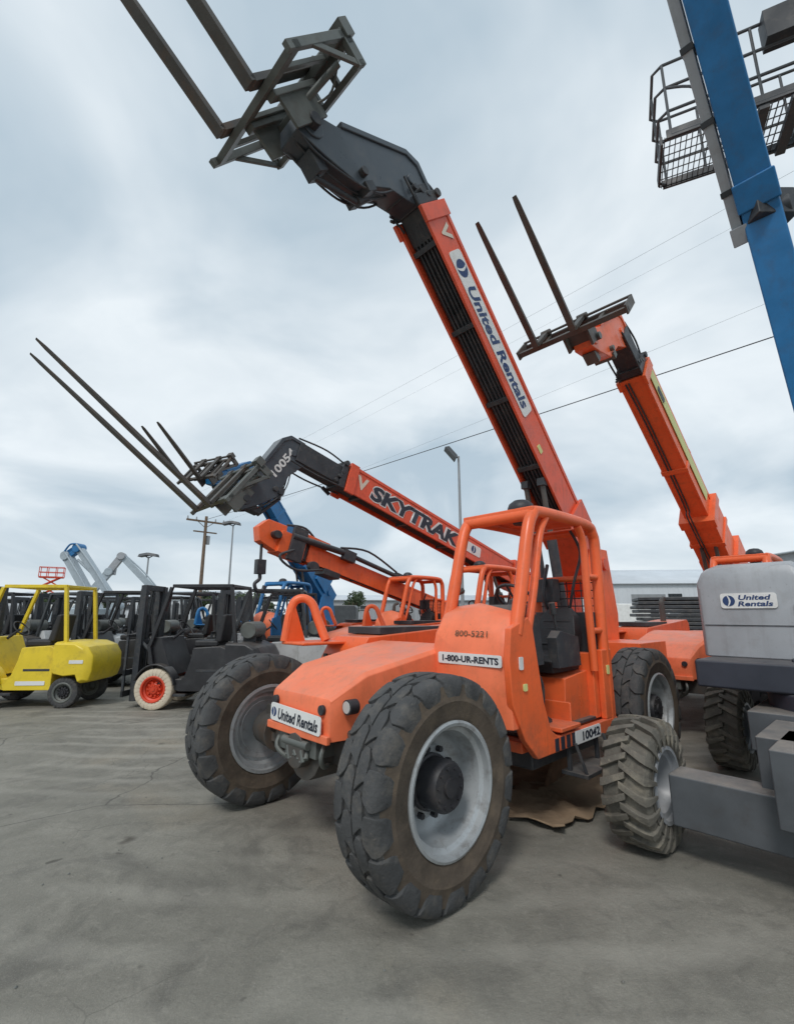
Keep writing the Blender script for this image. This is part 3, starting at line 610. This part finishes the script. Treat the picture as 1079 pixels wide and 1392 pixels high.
    return E
def copy_thing(e,loc,rot,label=None):
    n=e.copy(); COL.objects.link(n); n.location=loc; n.rotation_euler=(0,0,rot)
    if label: n['label']=label
    for c in e.children:
        k=c.copy(); k.parent=n; COL.objects.link(k)
        for g in c.children:
            q=g.copy(); q.parent=k; COL.objects.link(q)
    return n
BLK=mat('black_forklift_paint',(.022,.022,.025),.35,var=.2,dirt=(.08,.08,.08),damt=.4,dust=.3)
yf=forklift(Vector((-7.28,9.25,0)),math.pi+.05,'yellow forklift with black tyres and overhead guard',YELLOW,STEEL,RUBBER,'y',gas=False)
bf=forklift(Vector((-4.15,9.2,0)),math.pi-.05,'black forklift with red wheels and cream tyres',BLK,RED,CREAM,'b')
bf2=forklift(Vector((-3.4,12.6,0)),math.pi+.3,'black forklift with black tyres parked behind',BLK,STEEL,RUBBER,'k')
GREY2=mat('charcoal_paint',(.05,.055,.06),.4,var=.2,dust=.3)
WPAINT=mat('white_machine_paint',(.55,.56,.56),.4,var=.06,dirt=(.25,.23,.2),damt=.5,streak=.25)
bf3=forklift(Vector((-8.6,12.6,0)),math.pi-.3,'white and charcoal forklift parked in the back row',WPAINT,STEEL,RUBBER,'w',guard=GREY2)
bpy.context.view_layer.update()
for x,y,r in ((-5.6,12.4,3.0),(-6.9,11.6,3.2),(-10.6,12.4,3.1),(-6.2,15.4,.2),(-9.5,15.8,3.1),(-12.4,13.4,3.0),(-13.6,17.5,.1),(-4.4,15.2,3.3),(-12.2,20,3.0),(-9.4,19.6,.3),(-7.6,15.2,3.0),(-11.4,15.4,3.2),(-7.2,18,3.0),(-15.8,19,3.2),(-14.6,15.0,3.1),(-15.2,22,3.0),(-17.8,21,3.2)):
    copy_thing(bf2,Vector((x,y,0)),r)
for x,y,r in ((-11.6,17.6,3.3),(-5.2,18.2,3.1),(-3.3,10.75,math.pi+.1)): copy_thing(bf3,Vector((x,y,0)),r)
M=frame((-1.62,.565,.8),(-1,0,0),(0,0,1)); plate(off(M,0,-.02),.24,.06,WHITE,yf)
M=frame((-.85,.505,.42),(-1,0,0),(0,0,1)); plate(M,.5,.07,WHITE,yf)
def cone(loc):
    b=MB(); b.lathe([(.14,.05),(.11,.25),(.08,.42),(.05,.6),(.025,.72),(.0,.72)],20); b.bx(-.19,.19,.0,.05,-.19,.19)
    for i,v in enumerate(b.v): b.v[i]=Vector((v.x,-v.z,v.y))
    o=b.obj('traffic_cone',CONE); o.location=loc; tag(o,'orange traffic cone standing on the yard ground','traffic cone','traffic cones in the yard')
    b=MB(); b.lathe([(.0905,.36),(.0665,.50),(.06,.5),(.08,.36)],20,True)
    for i,v in enumerate(b.v): b.v[i]=Vector((v.x,-v.z,v.y))
    b.obj('reflective_band',WHITE,o); return o
cone((-9.9,11.6,0)); cone((-8.9,10.7,0))

# ---------------------------------------------------------------- rusty bucket + cardboard under main machine
bk=MB(frame(yard(-2.35,-.2,0),F,L)@Matrix.Rotation(R(8),4,'Z'))
pr=[(.0,.0),(.55,.02),(.6,.04),(.1,.08),(-.12,.22),(-.2,.42),(-.16,.55),(-.22,.56),(-.28,.42),(-.2,.15)]
bk.prism(pr,-.8,.8)
for y in (-.83,.80): bk.prism([(.5,.03),(-.2,.03),(-.26,.45),(-.15,.56),(.1,.35)],y,y+.03)
o=bk.obj('loader_bucket',RUST,None,.006); tag(o,'rusty loader bucket lying on the ground under the telehandler','bucket')
cb=MB(); random.seed(3); n=20; vs=[];fs=[]
for i in range(n+1):
    for j in range(9):
        e_=.06 if (i in(0,n) or j in (0,8)) else .015
        p=yard(-1.25-.08*i+random.uniform(-e_,e_),.40+.10*j+random.uniform(-e_,e_),.012+random.random()*.035+(.03 if (i+j)%3==0 else 0)); vs.append(p)
for i in range(n):
    for j in range(8): a=i*9+j; fs.append((a,a+1,a+10,a+9))
cb.add(vs,fs); o=cb.obj('cardboard_sheet',CARD,None,ang=60); tag(o,'crumpled muddy cardboard sheet on the ground','cardboard')
so=o.modifiers.new('s','SOLIDIFY'); so.thickness=.008
random.seed(11); pb=MB()
for i in range(300):
    x=random.uniform(-6,6); y=random.uniform(1.3,9); r=random.uniform(.003,.010); c=Vector((x,y,r*.3))
    pts=[c+Vector((math.cos(a)*r*random.uniform(.7,1.2),math.sin(a)*r*random.uniform(.7,1.2),0)) for a in (0,1.25,2.5,3.75,5)]
    pb.add(pts+[c+Vector((0,0,r*.7))],[(0,1,5),(1,2,5),(2,3,5),(3,4,5),(4,0,5)])
o=pb.obj('gravel',STEEL,None,ang=10); o['kind']='stuff'; o['label']='scattered small stones on the yard ground'; o['category']='gravel'
# stack of dark mats on pallets beyond the machines
E=empty('mat_stack',Vector((9.6,15.5,0)),-.35,'tall stack of dark rubber mats on wooden pallets','mat stack')
b=MB()
for k in range(4): b.bx(-1.9,1.9,-.08+.55*(k-1.5),.08+.55*(k-1.5),0,.1)
b.bx(-1.9,1.9,-1.0,1.0,.1,.14); b.obj('pallet',WOOD,E)
b=MB(); random.seed(5)
for k in range(16):
    dx=random.uniform(-.12,.12); b.bx(-1.85+dx,1.85+dx,-.95,.95,.145+k*.125,.145+k*.125+.10)
b.obj('mat',BLACK,E,.02)

# ---------------------------------------------------------------- distant boom lifts
def far_lift(loc,rot,label,pts,colr,base,basket=True):
    E=empty('boom_lift',loc,rot,label,'boom lift','boom lifts parked far off in the yard')
    for x in (-1.2,1.2):
        for y in (-1.05,1.05):
            b=MB(); b.cyl((x,y-.17,.5),(x,y+.17,.5),.5,n=20); b.obj('wheel',RUBBER,E,.03)
    b=MB(); b.bx(-1.6,1.6,-.6,.6,.5,.95); b.bx(-1.9,1.2,-1.1,1.1,1.1,1.9); b.obj('turntable',base,E,.08)
    for i in range(len(pts)-1):
        b=MB(); b.beam(pts[i],pts[i+1],.34-.03*i,.44-.04*i); b.cyl(Vector(pts[i+1])-Vector((0,.25,0)),Vector(pts[i+1])+Vector((0,.25,0)),.24)
        q0=Vector(pts[i]);q1=Vector(pts[i+1]); b.cyl(q0.lerp(q1,.1)+Vector((.25,0,-.3)),q0.lerp(q1,.6),.07); b.hose([q0+Vector((0,.25,.2)),q0.lerp(q1,.5)+Vector((0,.3,.35)),q1+Vector((0,.25,.2))],.05)
        b.obj('boom',colr[i%len(colr)],E,.02)
    if basket:
        q=Vector(pts[-1]); b=MB(); b.bx(q.x,q.x+.9,-.9,.9,q.z-.2,q.z-.15)
        for z in (.3,.9):
            for yy in (-.9,.9): b.cyl((q.x,yy,q.z-.2+z),(q.x+.9,yy,q.z-.2+z),.03,n=6)
            for xx in (0,.9): b.cyl((q.x+xx,-.9,q.z-.2+z),(q.x+xx,.9,q.z-.2+z),.03,n=6)
        for xx in (0,.9):
            for yy in (-.9,0,.9): b.cyl((q.x+xx,yy,q.z-.2),(q.x+xx,yy,q.z+.7),.03,n=6)
        b.obj('basket',MGREY,E)
    return E
WG=mat('pale_blue_grey_paint',(.38,.44,.48),.5,var=.08,dirt=(.2,.22,.24),damt=.4)
far_lift(Vector((-16.6,25,0)),math.pi*.97,'pale grey boom lift with folded raised arms',[(-1.6,0,1.5),(.7,0,4.6),(.1,0,5.0),(-2.4,0,2.0)],[WG,BLUE,WG],WG,False)
far_lift(Vector((-18.4,30,0)),.25,'pale grey boom lift with arm raised',[(-1.4,0,1.5),(.4,0,4.2),(1.0,0,5.2),(3.6,0,2.6)],[WG,LGREY,WG],LGREY,False)
E=empty('scissor_lift',Vector((-38,53,0)),.5,'red scissor lift with raised platform far off','scissor lift')
b=MB(); b.bx(-1.2,1.2,-.6,.6,.3,.8); b.obj('base',BLACK,E,.02)
for x in (-.9,.9):
    for y in (-.62,.62): b=MB(); b.cyl((x,y-.1,.3),(x,y+.1,.3),.3,n=16); b.obj('wheel',RUBBER,E)
b=MB()
for i in range(5):
    z=.8+i*.95
    for y in (-.5,.5): b.beam((-.8,y,z),(.8,y,z+.95),.08,.12); b.beam((.8,y*.85,z),(-.8,y*.85,z+.95),.08,.12)
b.obj('scissor_arms',RED,E)
b=MB(); b.bx(-1.1,1.1,-.6,.6,5.5,5.65)
for z in (6.1,6.65):
    for y in (-.6,.6): b.cyl((-1.1,y,z),(1.1,y,z),.04,n=6)
    for x in (-1.1,1.1): b.cyl((x,-.6,z),(x,.6,z),.04,n=6)
for x in (-1.1,-.4,.4,1.1):
    for y in (-.6,.6): b.cyl((x,y,5.6),(x,y,6.65),.04,n=6)
b.obj('platform',RED,E)
def van(loc,rot,paint,label):
    E=empty('parked_van',loc,rot,label,'van','vans parked at the far side')
    b=MB(); b.prism([(-2.6,.4),(-2.6,2.2),(-2.45,2.35),(1.0,2.35),(1.5,2.2),(2.1,1.35),(2.7,1.15),(2.8,.9),(2.8,.4)],-.95,.95); b.obj('body',paint,E,.08)
    b=MB(); b.prism([(1.1,1.4),(1.2,2.1),(1.48,2.1),(2.0,1.4)],-.96,.96); b.prism([(1.46,2.12),(2.06,1.38),(2.09,1.40),(1.52,2.16)],-.8,.8); b.obj('window',DARKGL,E)
    for x in (-1.8,1.9):
        for y in (-.85,.85): b=MB(); b.cyl((x,y-.13,.36),(x,y+.13,.36),.36,n=20); b.obj('wheel',RUBBER,E,.02)
for x,y,r,p in ((-24,36,.2,WHITE),(-30,40,3.0,LGREY),(-12,38,.1,WHITE),(-6,42,3.1,GREY2),(17,36,.1,WHITE),(23,37,3.0,GREY2)): van(Vector((x,y,0)),r,p,'parked panel van beyond the forklift rows')

# ---------------------------------------------------------------- poles and wires
PG='utility poles along the power line'
def utility(loc,h,ang):
    E=empty('utility_pole',loc,ang,'wooden utility pole with crossarm and insulators','utility pole',PG)
    b=MB(); b.cyl((0,0,0),(0,0,h),.19,.13,n=12); b.obj('pole',WOOD,E)
    b=MB(); b.beam((-1.8,0,h-.5),(1.8,0,h-.5),.14,.16); b.beam((-1.1,0,h-1.5),(1.1,0,h-1.5),.1,.12)
    b.beam((-.8,.05,h-.5),(0,.05,h-1.1),.04,.05); b.beam((.8,.05,h-.5),(0,.05,h-1.1),.04,.05); b.obj('crossarm',WOOD,E)
    for x in (-1.7,-.9,.9,1.7): b=MB(); b.cyl((x,0,h-.42),(x,0,h-.15),.08,.05,n=8); b.obj('insulator',GALV,E)
    b=MB(); b.cyl((.35,.2,h-2.6),(.35,.2,h-1.8),.22,n=14); b.obj('transformer',GALV,E,.02)
U0=Vector((-17.9,44.1,0)); U1=Vector((22,3.3,0)); ua=math.atan2((U1-U0).y,(U1-U0).x)+math.pi/2
utility(U0,10.6,ua); utility(U1,10.6,ua)
WGp='overhead power lines'
def wire(p,q,sag,r):
    p=Vector(p);q=Vector(q); b=MB(); pts=[p.lerp(q,i/40)-Vector((0,0,4*sag*(i/40)*(1-i/40))) for i in range(41)]
    b.tube(pts,r,5); o=b.obj('power_line',WIRE); tag(o,'thin black overhead cable strung between poles','cable',WGp)
sdv=Vector((math.cos(ua),math.sin(ua),0))
wire(U0+Vector((0,0,10.3)),U1+Vector((0,0,10.4)),.25,.02)
for k,(off_,zz,rr) in enumerate(((1.5,13.2,.004),(-1.5,15.3,.004),(.8,16.2,.003))):
    wire(U0+sdv*off_+Vector((0,0,zz-3)),U1+sdv*off_+Vector((0,0,zz)),.3,rr)
def lamp_post(loc,h,heads,label,grp='light poles in the yard'):
    E=empty('light_pole',loc,0,label,'light pole',grp)
    b=MB(); b.cyl((0,0,0),(0,0,h),.10,.06,n=10); b.bx(-.2,.2,-.2,.2,0,.3); b.obj('pole',GALV,E)
    for (x,ty) in heads:
        b=MB(Matrix.Translation((x,0,h+.15))@Matrix.Rotation(R(ty),4,'Y')); b.loft([[(-.34,-.26,.14),(.34,-.26,.14),(.34,.26,.14),(-.34,.26,.14)],[(-.44,-.34,-.09),(.44,-.34,-.09),(.44,.34,-.09),(-.44,.34,-.09)]]); b.M=Matrix(); b.beam((0,0,h-.1),(x,0,h+.1),.08,.08); b.obj('lamp_head',MGREY,E,.02)
lamp_post(Vector((3.3,24.5,0)),9.9,[(-.4,50)],'metal light pole with one tilted floodlight')
lamp_post(Vector((-14.6,42,0)),9.4,[(-.5,-12),(.2,12)],'metal light pole near the utility pole')
lamp_post(Vector((-20.8,40,0)),6.3,[(-.35,-10),(.35,10)],'short twin light pole beyond the forklifts')

# ---------------------------------------------------------------- buildings
def building(loc,rot,w,d,h,rise,label,m1=CLAD,m2=ROOF,doors=3):
    E=empty('warehouse',loc,rot,label,'warehouse','warehouses beyond the yard')
    b=MB(); b.loft([[(0,0,0),(0,d,0),(0,d,h),(0,d/2,h+rise),(0,0,h)],[(w,0,0),(w,d,0),(w,d,h),(w,d/2,h+rise),(w,0,h)]])
    n=int(w/.6)
    for i in range(n): b.bx(i*.6+.1,i*.6+.16,-.04,0.0,.2,h-.02)
    b.obj('wall',m1,E)
    b=MB(); sl=rise/(d/2)
    b.add([(-.4,-.4,h+.05-.4*sl),(w+.4,-.4,h+.05-.4*sl),(w+.4,d/2,h+rise+.06),(-.4,d/2,h+rise+.06),(-.4,d+.4,h+.05-.4*sl),(w+.4,d+.4,h+.05-.4*sl)],[(0,1,2,3),(3,2,5,4)])
    o=b.obj('roof',m2,E); s=o.modifiers.new('s','SOLIDIFY'); s.thickness=.12
    for i in range(doors):
        x=w*(i+.5)/doors; b=MB(); b.bx(x-2,x+2,-.07,-.02,0,min(4,h*.75)); b.obj('roller_door',GALV,E)
    for i in range(doors):
        x=w*(i+.5)/doors+w/doors*.36; b=MB(); b.bx(x-.8,x+.8,-.06,-.02,h*.55,h*.75); b.obj('window',DARKGL,E)
building(Vector((26.5,60,0)),-.1,26,16,5.4,2.2,'long pale metal warehouse with low gable roof')
building(Vector((36,32,0)),.5,12,10,6.4,.4,'grey flat roofed workshop building',LGREY)
building(Vector((-62,74,0)),-.1,36,14,4,1.2,'low distant white warehouse')
building(Vector((-14,82,0)),.05,30,14,4,1.0,'low distant grey warehouse',LGREY)
f=MB()
for i in range(60): f.cyl((-45+i*1.8,56,0),(-45+i*1.8,56,2.2),.04,n=6)
for z in (.3,2.15): f.cyl((-45,56,z),(61.2,56,z),.03,n=6)
for i in range(500): x=-45+i*.21; f.beam((x,56,.2),(x,56,2.15),.012,.012)
tag(f.obj('yard_fence',GALV),'galvanised yard fence along the far boundary','fence')
def tree(loc,h,seed):
    random.seed(seed); E=empty('tree',loc,0,'small leafy green tree beyond the yard fence','tree','trees beyond the yard')
    b=MB(); b.tube([(0,0,0),(.05,.02,h*.25),(-.05,.05,h*.5),(.1,0,h*.8)],.12,7)
    for i in range(6):
        a=random.random()*6.28; b.tube([(0,0,h*.35+i*.1),(math.cos(a)*h*.12,math.sin(a)*h*.12,h*.55),(math.cos(a)*h*.25,math.sin(a)*h*.25,h*.72)],.05,5)
    b.obj('trunk',WOOD,E)
    c=MB(); cl=[(Vector((random.gauss(0,.17)*h,random.gauss(0,.17)*h,h*random.uniform(.5,.95))),h*random.uniform(.09,.17)) for _ in range(16)]
    for p,r in cl:
        for _ in range(130):
            d=Vector((random.gauss(0,1),random.gauss(0,1),random.gauss(0,1))).normalized()*r*random.uniform(.5,1.1); q=p+d
            u=Vector((random.gauss(0,1),random.gauss(0,1),random.gauss(0,1))).normalized()*.13; w=u.orthogonal().normalized()*.09
            c.add([q-u,q+w,q+u,q-w],[(0,1,2,3)])
    c.obj('crown',LEAF,E,ang=10)
for x,y,h,s in ((-36,50,3.6,1),(-33,58,4.0,2),(-26,66,4.6,4),(-20,62,4.2,5),(-12,64,4.2,8),(-43,60,4,9),(-16,58,3.8,12),(-6,66,4.4,13)): tree(Vector((x,y,0)),h,s)

# ---------------------------------------------------------------- ground
me=bpy.data.meshes.new('ground'); s_=900; me.from_pydata([(-s_,-s_,0),(s_,-s_,0),(s_,s_,0),(-s_,s_,0)],[],[(0,1,2,3)])
g=bpy.data.objects.new('ground',me); COL.objects.link(g); g['kind']='structure'
m=bpy.data.materials.new('yard_ground'); m.use_nodes=True; nt=m.node_tree; N=nt.nodes; K=nt.links; b=N['Principled BSDF']
tc=N.new('ShaderNodeTexCoord')
def nz(sc,det=8,rg=.6,dist=0,vec=None):
    n=N.new('ShaderNodeTexNoise'); n.inputs['Scale'].default_value=sc; n.inputs['Detail'].default_value=det; n.inputs['Roughness'].default_value=rg; n.inputs['Distortion'].default_value=dist
    K.new(vec or tc.outputs['Object'],n.inputs['Vector']); return n.outputs['Fac']
def mr(v,a,c,d=0,e=1):
    n=N.new('ShaderNodeMapRange'); n.inputs[1].default_value=a;n.inputs[2].default_value=c;n.inputs[3].default_value=d;n.inputs[4].default_value=e; K.new(v,n.inputs[0]); return n.outputs[0]
def mx(f,a,c,mode='MIX'):
    n=N.new('ShaderNodeMix'); n.data_type='RGBA'; n.blend_type=mode
    if isinstance(f,float): n.inputs[0].default_value=f
    else: K.new(f,n.inputs[0])
    for i,q in ((6,a),(7,c)):
        if isinstance(q,tuple): n.inputs[i].default_value=(*q,1)
        else: K.new(q,n.inputs[i])
    return n.outputs[2]
def mul(a,c):
    n=N.new('ShaderNodeMath'); n.operation='MULTIPLY'; K.new(a,n.inputs[0])
    if isinstance(c,float): n.inputs[1].default_value=c
    else: K.new(c,n.inputs[1])
    return n.outputs[0]
base=mx(mr(nz(.35,6,.55,1.),.35,.65),(.185,.176,.145),(.28,.265,.222))
base=mx(mr(nz(1.6,8,.65,.6),.47,.70,0,.75),base,(.35,.33,.28))
base=mx(mr(nz(.8,7,.6,2.),.52,.66,0,.75),base,(.125,.118,.10))
base=mx(mr(nz(.55,5,.5,.3),.57,.68,0,.6),base,(.35,.295,.215))
base=mx(mr(nz(3.2,7,.7,1.5),.52,.64,0,.55),base,(.14,.133,.113))
base=mx(mr(nz(9,7,.7,.8),.55,.68,0,.5),base,(.33,.31,.265))
base=mx(mr(nz(45,6,.8),.35,.65,0,.45),base,(.14,.133,.117))
base=mx(mr(nz(160,3,.8),.56,.7,0,.6),base,(.41,.39,.35))
w=N.new('ShaderNodeTexWave'); w.wave_type='RINGS'; w.inputs['Scale'].default_value=.75; w.inputs['Distortion'].default_value=7; w.inputs['Detail'].default_value=4; w.inputs['Detail Scale'].default_value=.6; K.new(tc.outputs['Object'],w.inputs['Vector'])
base=mx(mul(mr(w.outputs['Fac'],.55,1.),mr(nz(.4,3),.42,.58,0,.45)),base,(.38,.36,.31))
def crack(sc,wd,amt,thr,ofs):
    vm=N.new('ShaderNodeVectorMath'); vm.operation='ADD'; n=N.new('ShaderNodeTexNoise'); n.inputs['Scale'].default_value=1.5; n.inputs['Detail'].default_value=6; K.new(tc.outputs['Object'],n.inputs['Vector'])
    sc2=N.new('ShaderNodeVectorMath'); sc2.operation='SCALE'; sc2.inputs['Scale'].default_value=.5; K.new(n.outputs['Color'],sc2.inputs[0]); K.new(tc.outputs['Object'],vm.inputs[0]); K.new(sc2.outputs[0],vm.inputs[1])
    vo=N.new('ShaderNodeVectorMath'); vo.operation='ADD'; vo.inputs[1].default_value=ofs; K.new(vm.outputs[0],vo.inputs[0])
    v=N.new('ShaderNodeTexVoronoi'); v.feature='DISTANCE_TO_EDGE'; v.inputs['Scale'].default_value=sc; K.new(vo.outputs[0],v.inputs['Vector'])
    sx=N.new('ShaderNodeSeparateXYZ'); K.new(tc.outputs['Object'],sx.inputs[0])
    side=mr(sx.outputs['X'],.3,-.6,.12,1)
    return mul(mul(mul(mr(v.outputs['Distance'],0,wd,1,0),mr(nz(.5,2),thr,thr+.1)),side),amt)
ck=crack(.30,.004,.75,.36,(2.2,1.1,0)); base=mx(ck,base,(.05,.046,.04))
ck2=crack(.9,.005,.45,.46,(0,0,0)); base=mx(ck2,base,(.06,.056,.047))
base=mx(mr(nz(2.2,3,.5),.69,.75,0,.75),base,(.07,.06,.047))
base=mx(mr(nz(5.5,2,.5),.72,.76,0,.7),base,(.05,.045,.036))
K.new(base,b.inputs['Base Color']); K.new(mr(nz(.8,5),.3,.7,.6,.9),b.inputs['Roughness'])
bp=N.new('ShaderNodeBump'); bp.inputs['Strength'].default_value=.6; bp.inputs['Distance'].default_value=.012; K.new(nz(70,6,.8),bp.inputs['Height'])
bp2=N.new('ShaderNodeBump'); bp2.inputs['Strength'].default_value=.5; bp2.inputs['Distance'].default_value=.05; K.new(nz(2.5,6,.65),bp2.inputs['Height']); K.new(bp2.outputs[0],bp.inputs['Normal']); K.new(bp.outputs[0],b.inputs['Normal'])
me.materials.append(m)

# ---------------------------------------------------------------- world
W=bpy.data.worlds.new('World'); S.world=W; W.use_nodes=True; nt=W.node_tree; N=nt.nodes; K=nt.links; N.clear()
out=N.new('ShaderNodeOutputWorld'); bg=N.new('ShaderNodeBackground'); bg.inputs['Strength'].default_value=.1; K.new(bg.outputs[0],out.inputs[0])
sk=N.new('ShaderNodeTexSky'); sk.sky_type='NISHITA'; sk.sun_disc=False; sk.sun_elevation=R(50); sk.sun_rotation=R(200)
tc=N.new('ShaderNodeTexCoord'); sp=N.new('ShaderNodeSeparateXYZ'); K.new(tc.outputs['Generated'],sp.inputs[0])
az=N.new('ShaderNodeMath'); az.operation='MAXIMUM'; az.inputs[1].default_value=0; K.new(sp.outputs['Z'],az.inputs[0])
ad=N.new('ShaderNodeMath'); ad.operation='ADD'; ad.inputs[1].default_value=.30; K.new(az.outputs[0],ad.inputs[0])
def dv(o):
    n=N.new('ShaderNodeMath'); n.operation='DIVIDE'; K.new(o,n.inputs[0]); K.new(ad.outputs[0],n.inputs[1]); return n.outputs[0]
cx=N.new('ShaderNodeCombineXYZ'); K.new(dv(sp.outputs['X']),cx.inputs[0]); K.new(dv(sp.outputs['Y']),cx.inputs[1]); cx.inputs[2].default_value=3.7
f1=mr(nz(1.3,5,.5,.5,cx.outputs[0]),.38,.62); f2=mr(nz(4,6,.55,.4,cx.outputs[0]),.35,.7)
c=mx(f1,(.42,.52,.60),(.76,.82,.86)); c=mx(mul(f2,.35),c,(.52,.60,.66))
c=mx(mr(az.outputs[0],0,.16,.65,0),c,(.68,.74,.78))
vs=N.new('ShaderNodeVectorMath'); vs.operation='SCALE'; vs.inputs['Scale'].default_value=11.6; K.new(c,vs.inputs[0])
c=mx(.94,sk.outputs[0],vs.outputs[0]); K.new(c,bg.inputs['Color'])
sl=bpy.data.lights.new('sun','SUN'); sl.energy=1.5; sl.angle=R(14); sl.color=(1,.97,.93); so=bpy.data.objects.new('sun',sl); COL.objects.link(so)
az_=R(200); el=R(50)
dirv=Vector((math.sin(az_)*math.cos(el),math.cos(az_)*math.cos(el),math.sin(el)))
so.rotation_euler=dirv.to_track_quat('Z','Y').to_euler()
S.view_settings.view_transform='Standard'; S.view_settings.look='None'; S.view_settings.exposure=0
